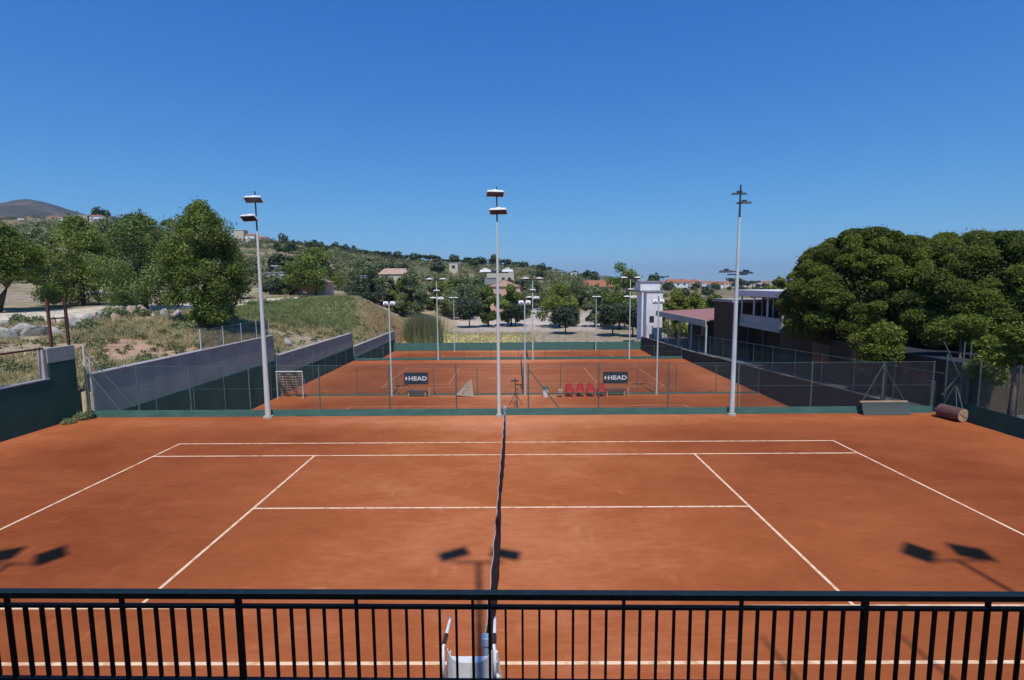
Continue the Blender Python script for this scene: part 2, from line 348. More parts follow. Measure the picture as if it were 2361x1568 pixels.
def soil_col(x, y, z):
    n = vnoise(x,y,4,11)*.5+vnoise(x,y,1.3,12)*.3+vnoise(x,y,14,13)*.2
    c = np.zeros((len(x),3)); dry = np.array((.40,.31,.20)); grn = np.array((.22,.22,.10)); tan = np.array((.42,.33,.235)); brown = np.array((.27,.165,.09))
    pale = np.array((.62,.54,.42)); yel = np.array((.70,.60,.26)); conc = np.array((.48,.41,.34)); path = np.array((.12,.12,.125))
    g = np.clip((n-.45)*4, 0, 1)[:,None]; c[:] = dry*(1-g)+grn*g*.9+tan*0
    d = y+12.74; px = 1187+1188*(x-.42)/d
    L = x < -18.3
    # green hump, brown end of the hump, dirt road on the plateau
    hump = np.clip(1-np.hypot((x+26)/8, (y-52)/18), 0, 1)[:,None]*L[:,None]*(y<75)[:,None]
    c = c*(1-np.clip(hump*2.2,0,1))+np.array((.215,.235,.10))*np.clip(hump*2.2,0,1)
    br = (np.clip((px-820)/40,0,1)*np.clip((975-px)/30,0,1)*np.clip((y-50)/10,0,1)*np.clip((105-y)/10,0,1)*(x<-14))[:,None]; c = c*(1-br)+brown*br
    road = np.clip(1.3-np.abs(x+lerp(y,[-30,20,40,60,100],[46,43,37,33.5,33]))/lerp(y,[0,40,60],[6,6,3.2]), 0, 1)
    road = (np.clip(road*3,0,1)*L*(y<98)*(y>8))[:,None]; c = c*(1-road)+pale*road
    rs_ = (np.clip(1-np.hypot((x+22.5)/5, (y-20)/9), 0, 1)*2)[:,None].clip(0,1)*L[:,None]; c = c*(1-rs_)+np.array((.44,.29,.18))*rs_
    far = (np.clip((-50-x)/10,0,1)*L*(y<90))[:,None]; c = c*(1-far)+tan*.85*far
    pv = (np.clip((px-1040)/25,0,1)*np.clip((d-106+10*(n-.5))/5,0,1)*np.clip((168-d)/8,0,1)*np.clip((1420-px)/30,0,1))[:,None]; c = c*(1-pv)+conc*pv
    yg = (np.clip((px-930)/20,0,1)*np.clip((1240-px)/60,0,1)*np.clip((d-78)/2,0,1)*np.clip((104-d)/4,0,1))[:,None]; c = c*(1-yg)+yel*yg
    sd = (np.clip((px-1220)/40,0,1)*np.clip((d-78)/2,0,1)*np.clip((110-d)/4,0,1))[:,None]; c = c*(1-sd)+np.array((.36,.29,.20))*sd
    rp = ((x>19.5)&(y<66))[:,None]; c = np.where(rp, path*(.8+.4*n[:,None]), c)
    hb = np.clip((d-150)/40,0,1)[:,None]; nn = np.clip((vnoise(x,y,24,21)*.6+vnoise(x,y,9,22)*.4-.4)*4,0,1)[:,None]
    hc = np.array((.13,.135,.055))*(1-nn)+np.array((.30,.23,.14))*nn; c = c*(1-hb)+hc*hb
    return c
def grid_obj(name, xs, ys, m, hole=None, zf=z_all, parent=None):
    X, Y = np.meshgrid(xs, ys); x = X.ravel(); y = Y.ravel(); z = zf(x, y); nx = len(xs); f = []
    for j in range(len(ys)-1):
        for i in range(nx-1):
            if hole and hole((xs[i]+xs[i+1])/2, (ys[j]+ys[j+1])/2): continue
            a = j*nx+i; f.append((a, a+1, a+nx+1, a+nx))
    me = bpy.data.meshes.new(name); me.from_pydata(np.stack([x,y,z],1).tolist(), [], f); me.update()
    me.polygons.foreach_set("use_smooth", [True]*len(f))
    ca = me.attributes.new("soil", 'FLOAT_COLOR', 'POINT'); c = np.ones((len(x),4), np.float32); c[:,:3] = soil_col(x,y,z); ca.data.foreach_set("color", c.ravel())
    me.materials.append(m); o = bpy.data.objects.new(name, me); col.objects.link(o); 
    if parent: o.parent = parent
    return o
xl = list(np.concatenate([np.arange(-150,-70,4), np.arange(-70,-34,1.5), np.arange(-34,-19.1,.5), [-19.02,-18.98,-18.6,-18.35]]))
xm = [-18.3]+list(np.arange(-16,19,2))+[19.5]
xr = [19.6]+list(np.concatenate([np.arange(20,40,1), np.arange(40,152,6)]))
yn = sorted(set(np.round(np.concatenate([np.arange(-40,4,4), np.arange(4,9.3,.8), [9.45,9.55], np.arange(10.2,65.5,.8), [26.84,26.96,45.99,46.11], [65.5, 65.7], np.arange(66.5,112,1.0)]), 3)))
tag(grid_obj("ground", xl+xm+xr, yn, M['soil'], hole=lambda x, y: -18.4 < x < 19.58 and y < 65.4), kind="structure")
# the country beyond, laid out as a widening sheet as far as the shore
def fan(name, d0, d1, m, nr=90, nc=150, zf=z_all):
    ds = np.exp(np.linspace(math.log(d0), math.log(d1), nr)); ts = np.linspace(-1.7, 1.7, nc); vs = []; f = []
    D, T = np.meshgrid(ds, ts, indexing='ij'); x = (.42+T*D).ravel(); y = (D-12.74).ravel(); z = zf(x,y)
    for j in range(nr-1):
        for i in range(nc-1): a = j*nc+i; f.append((a,a+1,a+nc+1,a+nc))
    me = bpy.data.meshes.new(name); me.from_pydata(np.stack([x,y,z],1).tolist(), [], f); me.update()
    me.polygons.foreach_set("use_smooth", [True]*len(f))
    ca = me.attributes.new("soil", 'FLOAT_COLOR', 'POINT'); c = np.ones((len(x),4), np.float32); c[:,:3] = soil_col(x,y,z); ca.data.foreach_set("color", c.ravel())
    me.materials.append(m); o = bpy.data.objects.new(name, me); col.objects.link(o); return o
tag(fan("hillside", 123.0, 2600, M['far'], zf=lambda x,y: z_all(x,y)-np.clip((126-(y+12.74))/3,0,1)*.3), kind="structure")
tag(MB().quad((-13000,1500,-14),(13000,1500,-14),(13000,15000,-14),(-13000,15000,-14)).build("sea", M['sea']), kind="structure")
# mountain
def z_mtn(x, y):
    px = 1187+1188*(x-.42)/(y+12.74); py = lerp(px, [-900,-500,-250,0,85,125,176,226,300,420,560], [520,500,478,471,465,472,487,496,508,540,640])
    top = 5.74-(py-hor(px))*2600/1188; k = np.clip(1-np.abs(y-2590)/lerp(y, [2589,2591], [1500,1500]), 0, 1)
    return np.maximum(top*k**.8+ (vnoise(x,y,160,31)-.5)*55*k*(1-np.clip((k-.93)*12,0,.85)), -10)
xs = np.linspace(-5200,-900,170); ys = np.linspace(1250,3600,60)
X, Y = np.meshgrid(xs, ys); x = X.ravel(); y = Y.ravel(); zz = z_mtn(x,y); nx = len(xs)
me = bpy.data.meshes.new("mountain"); me.from_pydata(np.stack([x,y,zz],1).tolist(), [], [(j*nx+i,j*nx+i+1,(j+1)*nx+i+1,(j+1)*nx+i) for j in range(len(ys)-1) for i in range(nx-1)])
ca = me.attributes.new("soil", 'FLOAT_COLOR', 'POINT'); c = np.ones((len(x),4), np.float32)
nn = np.clip((vnoise(x,y,110,41)*.6+vnoise(x,y,45,42)*.4-.35)*3,0,1)[:,None]; c[:,:3] = np.array((.060,.062,.038))*(1-nn)+np.array((.15,.12,.085))*nn
ca.data.foreach_set("color", c.ravel()); me.materials.append(M['far']); me.polygons.foreach_set("use_smooth", [True]*len(me.polygons))
mo = bpy.data.objects.new("mountain", me); col.objects.link(mo); tag(mo, kind="structure")

# ------------------------------------------------------------------ courts
def sheet(name, x0, x1, y0, y1, z, m, thick=.6):
    o = MB().box((x0,y0,z-thick),(x1,y1,z)).build(name, m); return tag(o, kind="structure")
sheet("clay_court", -18.82, 18.78, -9.45, 9.5, 0.0, M['clay'])
c2 = MB().box((-18.1,-8.8,-.6),(19.5,8.35,0)).build("clay_court", M['clay']); c2.location = (0,18.35,-2.9); tag(c2, kind="structure")
c3 = MB().box((-18.1,-9.1,-.6),(19.5,9.6,0)).build("clay_court", M['clay']); c3.location = (0,35.8,-2.905); tag(c3, kind="structure")
c4 = MB().box((-18.1,-9.6,-.6),(21.0,9.9,0)).build("clay_court", M['clay']); c4.location = (0,55.4,-4.4); tag(c4, kind="structure")
def court_lines(cx, cy, z, rot=0.0, mt='line'):
    b = MB(); B, S, D, G = 11.885, 6.40, 5.485, 4.115; w_ = .068; h = .004
    def st(x0,y0,x1,y1,ww=w_):
        if x0 == x1: b.box((x0-ww/2,y0,0),(x0+ww/2,y1,h))
        else: b.box((x0,y0-ww/2,0),(x1,y0+ww/2,h))
    hx = w_/2
    for y in (-D, D): st(-B-hx,y,B+hx,y)
    for y in (-G, G): st(-B+hx,y,B-hx,y)
    for x in (-B, B):
        for y0,y1 in ((-D+hx,-G-hx),(-G-hx,G+hx),(G+hx,D-hx)): st(x,y0,x,y1) if y0 != -G-hx else st(x,-G-hx,x,G+hx)
    for x in (-S, S): st(x,-G+hx,x,-hx); st(x,hx,x,G-hx)
    st(-S-hx,0,S+hx,0)
    o = b.build("court_lines", M[mt]); o.location = (cx,cy,z+.004); o.rotation_euler = (0,0,rot)
    return tag(o, kind="structure")
court_lines(0, 0, 0.0); court_lines(.5, 17.6, -2.9, mt='line2'); court_lines(1.0, 35.4, -2.905, mt='line2'); court_lines(2.0, 55.4, -4.4, mt='line2')

def tennis_net(cx, cy, z, label, seed=0, bulge=.07):
    root = empty("tennis_net", (cx,cy,z), 0, label, "tennis net", "tennis nets of the courts")
    r = random.Random(seed)
    for s in (-1, 1):
        p = MB().tube((0,6.4*s,0),(0,6.4*s,1.09),.045,n=12).box((-.07,6.4*s-.07,0),(.07,6.4*s+.07,.05))
        p.box((-.06,6.4*s-.06,1.0),(.06,6.4*s+.06,1.12),.01); p.build("net_post", M['blue'] if seed == 0 else M['greenpost'], root)
    # the cord sags to the centre strap; the netting is blown out to one side between posts and strap
    ny, nz = 64, 8
    def P(u, v):
        y = -6.33+12.66*u; t = abs(y)/6.33; top = .914+(1.07-.914)*t; off = bulge*abs(math.sin(math.pi*t))*math.sin(math.pi*min(1,v*.95+.03))**.7*(1.15 if y<0 else .8)
        return (off+.01*math.sin(y*7), y, .03+(top-.03)*v)
    b = MB(); vs = [P(i/ny, j/nz) for i in range(ny+1) for j in range(nz+1)]
    b.add(vs, [(i*(nz+1)+j,(i+1)*(nz+1)+j,(i+1)*(nz+1)+j+1,i*(nz+1)+j+1) for i in range(ny) for j in range(nz)])
    nb = b.build("netting", M['netcord'], root); md = nb.modifiers.new("t", 'SOLIDIFY'); md.thickness = .006
    t = MB()
    for i in range(ny):
        a = P(i/ny, 1); c = P((i+1)/ny, 1); t.bar((a[0]-.012,a[1],a[2]-.005),(c[0]-.012,c[1],c[2]-.005),.014,.065)
    t.build("white_tape", M['tape'], root)
    MB().box((-.02,-.03,.0),(-.008,.03,.90)).build("centre_strap", M['tape'], root)
    return root
tennis_net(0, 0, 0, "long black tennis net billowing on the front clay court")
tennis_net(.5, 17.6, -2.9, "dark tennis net end on behind the front wire fence", 1, .05)
tennis_net(1.0, 35.4, -2.905, "small dark tennis net on the third court back", 2, .05)
tennis_net(2.0, 55.4, -4.4, "farthest tennis net before the long green screen", 3, .05)

# ------------------------------------------------------------------ fences
def wires(x0, x1, z0, z1, step=.10, r=.0022):
    """diagonal chain link wire as real thin strands in the plane y=0"""
    H = z1-z0; V = []; F = []
    k = x0-H
    out = []
    while k < x1:
        for s in (1, -1):
            if s == 1: a, b_ = k, k+H; za, zb_ = z0, z1
            else: a, b_ = k, k+H; za, zb_ = z1, z0
            ta = max(0, (x0-a)/H); tb = min(1, (x1-a)/H)
            if tb <= ta: continue
            out.append(((a+H*ta, za+(zb_-za)*ta), (a+H*tb, za+(zb_-za)*tb), s))
        k += step
    for (ax, az), (bx, bz), s in out:
        n = len(V); y = .003*s
        d = r*1.2
        V += [(ax-d,y,az),(ax+d,y,az),(bx+d,y,bz),(bx-d,y,bz),(ax,y+d,az),(bx,y+d,bz)]
        F += [(n,n+1,n+2,n+3),(n,n+3,n+5,n+4),(n+1,n+4,n+5,n+2)]
    m = MB(); m.add(V, F); return m
def fence(x0, x1, Y, zb, H, posts, label, board=.3, rz=0.0, origin=None, step=.10, cat="fence", braces=(), mesh=True, postr=.03, bm='greenboard', shade=None):
    root = empty("wire_fence", (0,Y,zb) if origin is None else origin, rz, label, cat, "wire fences round the tennis courts")
    for p in posts: MB().tube((p,0,0),(p,0,H+.03),postr,n=8).build("post", M['greenpost'], root)
    if mesh: wires(x0, x1, board, H, step).build("wire_mesh", M['greenpost'], root)
    MB().tube((x0,0,H),(x1,0,H),.010,n=6).build("top_wire", M['greenpost'], root)
    MB().tube((x0,0,H*.55),(x1,0,H*.55),.006,n=5).build("middle_wire", M['greenpost'], root)
    for a, b_, za in braces: MB().tube((a,.0,za),(b_,.05,.1),.025,n=8).build("brace", M['greenpost'], root)
    if shade: wires(shade[0], shade[1], board, H, .05, .0055).build("shade_net", M['dark'], root)
    if board > 0: MB().box((x0,-.04,0),(x1,-.035+.02,board)).build("base_board", M[bm], root)
    return root
f1p = [-18.45,-16.17,-13.87,-11.25,-8.18,-5.12,-2.19,.96,4.03,7.06,10.09,13.26,16.35,18.5]
fence(-18.55, 18.55, 9.40, 0, 2.25, f1p, "long wire fence with a low green board behind the front court", .31, braces=((-18.35,-16.9,2.1),(1.0,2.45,2.0)), shade=(10.2,18.5))
f2p = [-17.9,-15.0,-12.0,-8.9,-6.0,-2.6,1.0,3.9,6.9,9.9,12.9,16.0,19.3]
fence(-18.0, 19.4, 26.9, -2.9, 2.2, f2p, "middle wire fence that carries the two dark signs", .12, braces=((-8.6,-7.3,1.2),(10.2,11.6,1.2)), step=.14)
f3p = list(np.arange(-17.9, 19.5, 3.1))
fence(-18.0, 19.4, 45.6, -2.9, 1.5, f3p, "third wire fence back with a thin dark base board", .28, step=.2)
gs = empty("green_windscreen", (0,65.3,-4.4), 0, "long green windscreen across the far end of the courts", "windscreen")
MB().box((-18.2,-.02,0),(21.2,.02,1.22)).build("screen_cloth", M['greenboard'], gs)
for p in np.arange(-18, 21.3, 3.25): MB().tube((p,.07,0),(p,.07,2.6),.025,n=6).build("post", M['greenpost'], gs)
wires(-18.2,21.2,1.25,2.6,.3,.002).build("wire_mesh", M['greenpost'], gs)

# ------------------------------------------------------------------ left walls
def retaining(y0, y1, zg, zs, zt, label, wing=True):
    root = empty("retaining_wall", (-18.3,y0,zg), 0, label, "wall", "stepped grey retaining walls")
    L = y1-y0
    MB().box((-.35,0,-.8),(0,L,zt-zg),0).build("wall", M['render_'], root)
    MB().box((-.40,-.02,zt-zg),(.04,L+.02,zt-zg+.06),.01).build("coping", M['coping'], root)
    if wing: MB().box((-3.6,L-.02,-.8),(-.36,L+.28,zt-zg-.02)).build("return_wall", M['render_'], root)
    sc_ = MB().box((.03,.15,0),(.06,L-.15,zs-zg)).build("windscreen", M['screen'], root)
    for k in np.arange(.6, L, 3.1): MB().tube((.10,k,0),(.10,k,zs-zg+.05),.025,n=6).build("post", M['greenpost'], root)
    return root
retaining(9.62, 26.75, -2.9, -.08, 1.86, "nearest and tallest grey retaining wall above dark green cloth")
retaining(27.05, 45.75, -2.9, -1.38, .20, "middle grey retaining wall stepped down behind the practice goal")
retaining(46.2, 66.5, -4.4, -2.7, -1.45, "farthest grey retaining wall below the brown slope", False)
# near left wall with an opening
lw = empty("boundary_wall", (-18.8,9.5,0), 0, "dark green boundary wall with a tall grey topped pier at left", "wall")
MB().box((-.28,-3.0+1.6,0),(0,-.1,2.62)).build("pier", M['screen'], lw)
MB().box((-.285,-1.41,2.62),(.005,-.09,3.22)).build("pier_top", M['render_'], lw)
MB().box((-.28,-22,0),(0,-1.4,1.95)).build("lower_wall", M['screen'], lw)
MB().box((-.30,-22,1.95),(.02,-1.42,2.0)).build("coping", M['coping'], lw)
MB().box((-.26,-1.56,2.0),(-.04,-1.42,3.2)).build("opening_jamb", M['coping'], lw)
MB().box((-.26,-3.95,2.0),(-.05,-3.6,3.3)).build("opening_post", M['rust'], lw)
MB().box((-.2,-22,3.2),(-.12,-1.42,3.27)).build("head_rail", M['rust'], lw)
cp = empty("corner_post", (-18.5,9.52,0), 0, "tall pale galvanised post beside the grey topped pier", "post")
MB().tube((0,0,0),(0,0,3.25),.04,n=10).build("post", M['oldpole'], cp)
MB().tube((.16,.06,0),(.16,.06,2.6),.03,n=10).build("side_post", M['galv'], cp)
MB().tube((.05,.0,2.9),(1.8,.25,.4),.022,n=8).build("brace", M['greenpost'], cp)
# fence on top of the first wall
root = empty("wall_top_fence", (-18.5,0,1.9), 0, "green mesh fence standing on the tallest retaining wall", "fence")
for yy in (17.9,20.3,22.5,24.6,26.5): MB().tube((0,yy,0),(0,yy,1.25),.03,n=8).build("post", M['galv'], root)
wm = wires(17.9,26.5,0,1.2,.08,.007); wm.xf(Matrix.Rotation(R(90),4,'Z')); wm.build("wire_mesh", M['greenpost'], root)
MB().tube((0,17.9,1.2),(0,26.5,1.2),.012,n=6).build("top_wire", M['greenpost'], root)
# rusty frame
p0 = atx(118,790,-22.0); p1 = atx(158,785,-22.0)
yA, yB = p0[1], p1[1]; zr = float(z_left(np.array([-22.]), np.array([yA]))[0])
rf = empty("rusty_frame", (-22.0,yA,zr), 0, "tall rusty steel frame with two uprights behind the left pier", "frame")
topz = atx(118,688,-22.0)[2]-zr; m2 = atx(118,735,-22.)[2]-zr
MB().box((-.05,-.05,0),(.05,.05,topz)).build("upright", M['rust'], rf); MB().box((-.05,yB-yA-.05,0),(.05,yB-yA+.05,topz)).build("upright", M['rust'], rf)
MB().bar((0,.05,topz-.15),(0,yB-yA-.05,topz-.15),.06,.06).build("crossbar", M['rust'], rf); MB().bar((0,.05,m2),(0,yB-yA-.05,m2),.06,.06).build("crossbar", M['rust'], rf)

# ------------------------------------------------------------------ floodlights
def lamp(parent, x, y, z, yaw, tilt=62, w_=.74, d_=.32, t_=.13, hm='white'):
    """one floodlight head: trough housing with a glass face, aimed along +/-Y and tilted down"""
    Mx = Matrix.Translation((x,y,z)) @ Matrix.Rotation(R(yaw),4,'Z') @ Matrix.Rotation(R(tilt),4,'X')
    a, b_, t = w_/2, d_/2, t_
    # local: face normal is -Y, before tilt the face looks level towards the camera side
    v = [(-a,0,-b_),(a,0,-b_),(a,0,b_),(-a,0,b_),(-a*.8,t,-b_*.7),(a*.8,t,-b_*.7),(a*.8,t,b_*.7),(-a*.8,t,b_*.7)]
    h = MB().add(v, [(0,1,2,3),(4,7,6,5),(0,4,5,1),(1,5,6,2),(2,6,7,3),(3,7,4,0)])
    h.box((-.09,t,-.08),(.09,t+.07,.08)); h.xf(Mx); hd = h.build("floodlight", M[hm], parent)
    g = MB().box((-a+.035,-.012,-b_+.035),(a-.035,.004,b_-.035)); g.xf(Mx); g.build("lamp_glass", M['lampface'], hd)
    return hd
def pole(x, y, z0, H, label, heads, r=.11, r2=.055, dark=1.2, group="tall floodlight poles along the courts", matn='galv', low=()):
    root = empty("floodlight_pole", (x,y,z0), 0, label, "floodlight pole", group)
    MB().tube((0,0,0),(0,0,H-dark),r,r2,n=14,cap=False).build("pole", M[matn], root, True)
    MB().tube((0,0,H-dark),(0,0,H+.12),r2*.75,r2*.6,n=10).build("mast_head", M['dark'], root)
    MB().tube((0,0,0),(0,0,.09),r*1.7,r*1.6,n=12).build("base_plate", M['concrete'], root)
    for hh in heads:
        dx, dz, yaw, tilt, dy = hh[:5]; kw = hh[5] if len(hh) > 5 else {}
        MB().bar((0,0,dz+.02),(dx,dy,dz+.02),.05,.05).build("bracket", M['dark'], root) if abs(dx)+abs(dy) > .01 else None
        lamp(root, dx, dy, dz, yaw, tilt, **kw)
    for (xa, xb, dz) in low: MB().bar((xa,0,dz),(xb,0,dz),.05,.05).build("crossarm", M['dark'], root)
    return root
LW = dict(w_=.50,d_=.30,t_=.08); LD = dict(w_=.60,d_=.26,t_=.07,hm='dark')
P1 = ong(621,962); P2 = ong(1150,961); P3 = ong(1687,958)
pole(P1[0], 9.15, 0, 9.5, "left floodlight pole beside the dark green wall cloth", [(-.02,9.25,0,50,-.12),(-.25,8.5,-14,50,-.12)], matn='oldpole', dark=1.5, r=.125, r2=.045)
pole(P2[0], 9.15, 0, 9.6, "centre floodlight pole standing behind the end of the net", [(-.06,9.4,12,58,-.12),(.06,8.68,-8,58,-.12),(-.52,6.25,180,84,.15,LW),(.42,6.25,180,84,.15,LW)], low=((-.52,.45,6.2),), matn='oldpole', dark=1.3, r=.085, r2=.045)
pole(P3[0], 9.15, 0, 9.6, "white right floodlight pole with a pair of lamps half way up", [(.0,9.35,180,82,.12,LD),(.22,8.98,170,84,.12,LD),(-.42,6.15,160,84,.1,LD),(.40,6.1,195,84,.1,LD)], low=((-.42,.42,6.05),))
LB = dict(w_=.42,d_=.36,t_=.16)
lo = [(-.27,7.15,186,38,.12,LB),(.27,7.15,174,38,.12,LB)]
for px, lab in ((903,"left short pole with two pale lamps on the second fence"),(1210,"middle short pole with two pale lamps beside the dark net"),(1513,"right short pole with two pale lamps by the white house")):
    q = at(px,905,26.7); pole(q[0], 26.7, -2.9, 7.5, lab, lo, r=.065, r2=.045, dark=.3, low=((-.36,.36,7.15),), group="short floodlight poles on the second fence")
for px, lab in ((1010,"far left tall pole with stacked lamp pairs"),(1228,"far middle tall pole with stacked lamp pairs"),(1450,"far right tall pole before the bright tall tree")):
    q = at(px,827,45.3); pole(q[0], 45.3, -2.9, 9.3, lab, [(-.75,9.1,0,60,-.1),(.75,9.1,0,60,-.1),(-.4,7.0,0,60,-.1),(.4,7.0,180,60,.1),(0,7.8,10,50,-.1)], r=.08, r2=.045, dark=.3, low=((-.8,.8,9.05),(-.45,.45,6.95)), group="tall floodlight poles along the third fence")
for px, lab in ((1048,"slim pole rising before the long green screen at left"),(1373,"slim pole rising before the long green screen at right")):
    q = at(px,812,64.3); pole(q[0], 64.3, -4.4, 8.2, lab, [(-.3,8.0,0,55,-.1),(.3,8.0,0,55,-.1)], r=.07, r2=.045, dark=.2, low=((-.4,.4,7.95),), group="slim poles at the far screen")

# ------------------------------------------------------------------ the stand the photograph is taken from
st = empty("grandstand", (0,-10,0), 0, "concrete grandstand with an added narrow canopy behind the railing", "grandstand")
MB().box((-20,-8,2.25),(20,.55,2.5)).build("terrace_floor", M['concrete'], st)
MB().box((-20,.3,0),(20,.5,2.25)).build("front_wall", M['concrete'], st)
MB().box((-8.5,-2.65,7.0),(9.5,-1.26,7.12)).build("sunblocker", M['greyroof'], st)  # unseen roof strip added, sized to keep the sun off the railing
for x_ in (-8.2,9.2): MB().tube((x_,-2.4,2.5),(x_,-2.4,7.0),.08,n=10).build("column", M['dark'], st)
tn = 1/math.tan(R(SUN_EL)); Hb = 18.6
for xb, yaws, lab in ((-10.15,(25,-45),"left tall lamp pole behind the grandstand"),(-.38,(30,-18),"centre tall lamp pole behind the grandstand"),(9.5,(45,-25),"right tall lamp pole behind the grandstand")):
    yb = -2.62-Hb*tn*math.cos(R(SUN_AZ)); xb += Hb*tn*math.sin(R(SUN_AZ)); root = empty("floodlight_pole", (xb,yb,0), 0, lab, "floodlight pole", "tall lamp poles behind the grandstand")
    MB().tube((0,0,0),(0,0,Hb),.10,.05,n=12).build("pole", M['galv'], root)
    MB().bar((-.55,0,Hb),(.55,0,Hb),.05,.05).build("crossarm", M['dark'], root)
    for s, yw in zip((-1,1), yaws): lamp(root, s*.55, .30, Hb+.05, 180+yw, 60, .66, .34 if Hb and abs(xb) < 2 else .52, .12)
for xb, tipy, H_, lab in ((6.64,-4.95,15.4,"thin mast at right behind the grandstand"),(4.4,-5.0,15.8,"second thin mast behind the grandstand")):
    MBo = MB().tube((0,0,0),(0,0,H_),.035,.03,n=8).tube((0,0,H_-.2),(.0,.18,H_),.02,n=6).build("mast", M['galv']); MBo.location = (xb+H_*tn*math.sin(R(SUN_AZ)),tipy-H_*tn*math.cos(R(SUN_AZ)),0); tag(MBo, lab, "mast", "thin masts behind the grandstand")

# railing
rail = empty("railing", (0,0,0), 0, "black steel balcony railing of upright bars across the foreground", "railing")
def ry(x): return -9.355-.011*(x-.38)
def rx(px, py=1400):
    d = ray(px, py); t = (-9.355+.011*.38-CAM[1]-.011*CAM[0])/(d[1]+.011*d[0]); return (CAM+d*t)
def rail_bar(z0, z1, dep, name, mt):
    xa, xb = -5.2, 5.9; b = MB()
    v = []
    for x_ in (xa, xb):
        y_ = ry(x_); dz = 0.0
        v += [(x_,y_-dep/2,z0+dz),(x_,y_+dep/2,z0+dz),(x_,y_+dep/2,z1+dz),(x_,y_-dep/2,z1+dz)]
    b.add(v, [(0,1,2,3),(7,6,5,4),(0,4,5,1),(1,5,6,2),(2,6,7,3),(3,7,4,0)])
    o = b.build(name, [M['black'], mt], rail); o.data.polygons[4].material_index = 1; md = o.modifiers.new("b", 'BEVEL'); md.width = .006; md.segments = 2; return o  # top face paler than the black sides: skylight put into its colour
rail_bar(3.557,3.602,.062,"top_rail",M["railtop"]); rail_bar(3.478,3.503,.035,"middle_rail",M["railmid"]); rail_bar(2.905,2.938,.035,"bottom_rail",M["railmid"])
def zpx(off, l): return [(off+q/2.408)*.6148 for q in l]
thin = zpx(0,[228,375,520,665,815,965,1255,1405,1550,1700,1845,1993])+zpx(960,[20,165,315,465,612,760,1055,1205,1355,1500,1655,1805,2252])+zpx(1920,[93,245,397,550,702,850,1155,1307,1462,1610,1762,1915,2218])+zpx(2880,[60,215,367,520,680,1035,1195,1350,1507,1665,1825,2145,2300])
tall = zpx(0,[72,1105])+zpx(960,[905,1955,2105])+zpx(1920,[1006,2068])+zpx(2880,[1982])
big = zpx(0,[2155])+zpx(2880,[872])
for k in range(1, 12):      # the run goes on outside the picture
    tall.append(zpx(0,[72-150*k])[0]) if k % 7 == 0 else thin.append(zpx(0,[72-150*k])[0]); thin.append(zpx(2880,[2300+158*k])[0])
def upright(px, wx, wy, z1, name):
    p = rx(px, 1400); x_ = p[0]; y_ = ry(x_); dz = 0.0
    MB().box((x_-wx/2,y_-wy/2,2.3 if z1 > 3.5 else 2.945+dz),(x_+wx/2,y_+wy/2,z1+dz)).build(name, M['black'], rail)
for p in thin: upright(p, .0150, .028, 3.482, "baluster")
for p in tall: upright(p, .018, .032, 3.560, "upright")
for p in big: upright(p, .036, .034, 3.560, "post")

# ------------------------------------------------------------------ umpire chair (seen from behind and above)
uc = empty("umpire_chair", (-.14,-7.3,0), 0, "tall white umpire chair just beyond the foreground railing", "chair")
hw = .27; b = MB()
for zz0, zz1, tk in ((1.05,1.43,0),):
    n = 14; vs = []
    for i in range(n+1):
        t = -1+2*i/n; x_ = hw*t; y_ = .16*t*t*t*t+.02; top = zz1-.0+.05*(t**4)
        vs += [(x_,y_,zz0),(x_,y_,top),(x_,y_+.02,top),(x_,y_+.02,zz0)]
    fs = []
    for i in range(n):
        a = 4*i; c_ = a+4
        fs += [(a,c_,c_+1,a+1),(a+1,c_+1,c_+2,a+2),(a+2,c_+2,c_+3,a+3),(a+3,c_+3,c_,a)]
    fs += [(0,1,2,3),(4*n+3,4*n+2,4*n+1,4*n)]
    b.add(vs, fs)
b.build("backrest", M['white'], uc, False)
MB().box((-.26,.05,1.02),(.26,.50,1.06),.01).build("seat", M['white'], uc)
for s in (-1, 1):
    MB().path([(s*.295,.0,1.2),(s*.295,.0,1.57),(s*.29,.06,1.60),(s*.28,.5,1.60),(s*.28,.62,1.57)], [.022,.022,.02,.02,.016], 8).build("armrest", M['white'], uc, True)
    MB().tube((s*.29,.08,1.615),(s*.285,.24,1.615),.026,n=8).build("grip", M['rubber'], uc)
    for (ya, yb) in ((.0,-.35),(.5,.85)): MB().tube((s*.29,ya,1.2),(s*.42,yb,0),.022,n=8).build("leg", M['white'], uc)
for k in range(4):
    z_ = .25+.27*k; f_ = z_/1.2; MB().bar((-.42+.13*f_,.85-.35*f_,z_),(.42-.13*f_,.85-.35*f_,z_),.09,.025).build("step", M['white'], uc)
MB().bar((-.36,-.22,.5),(.36,-.22,.5),.03,.03).build("crossbar", M['white'], uc)

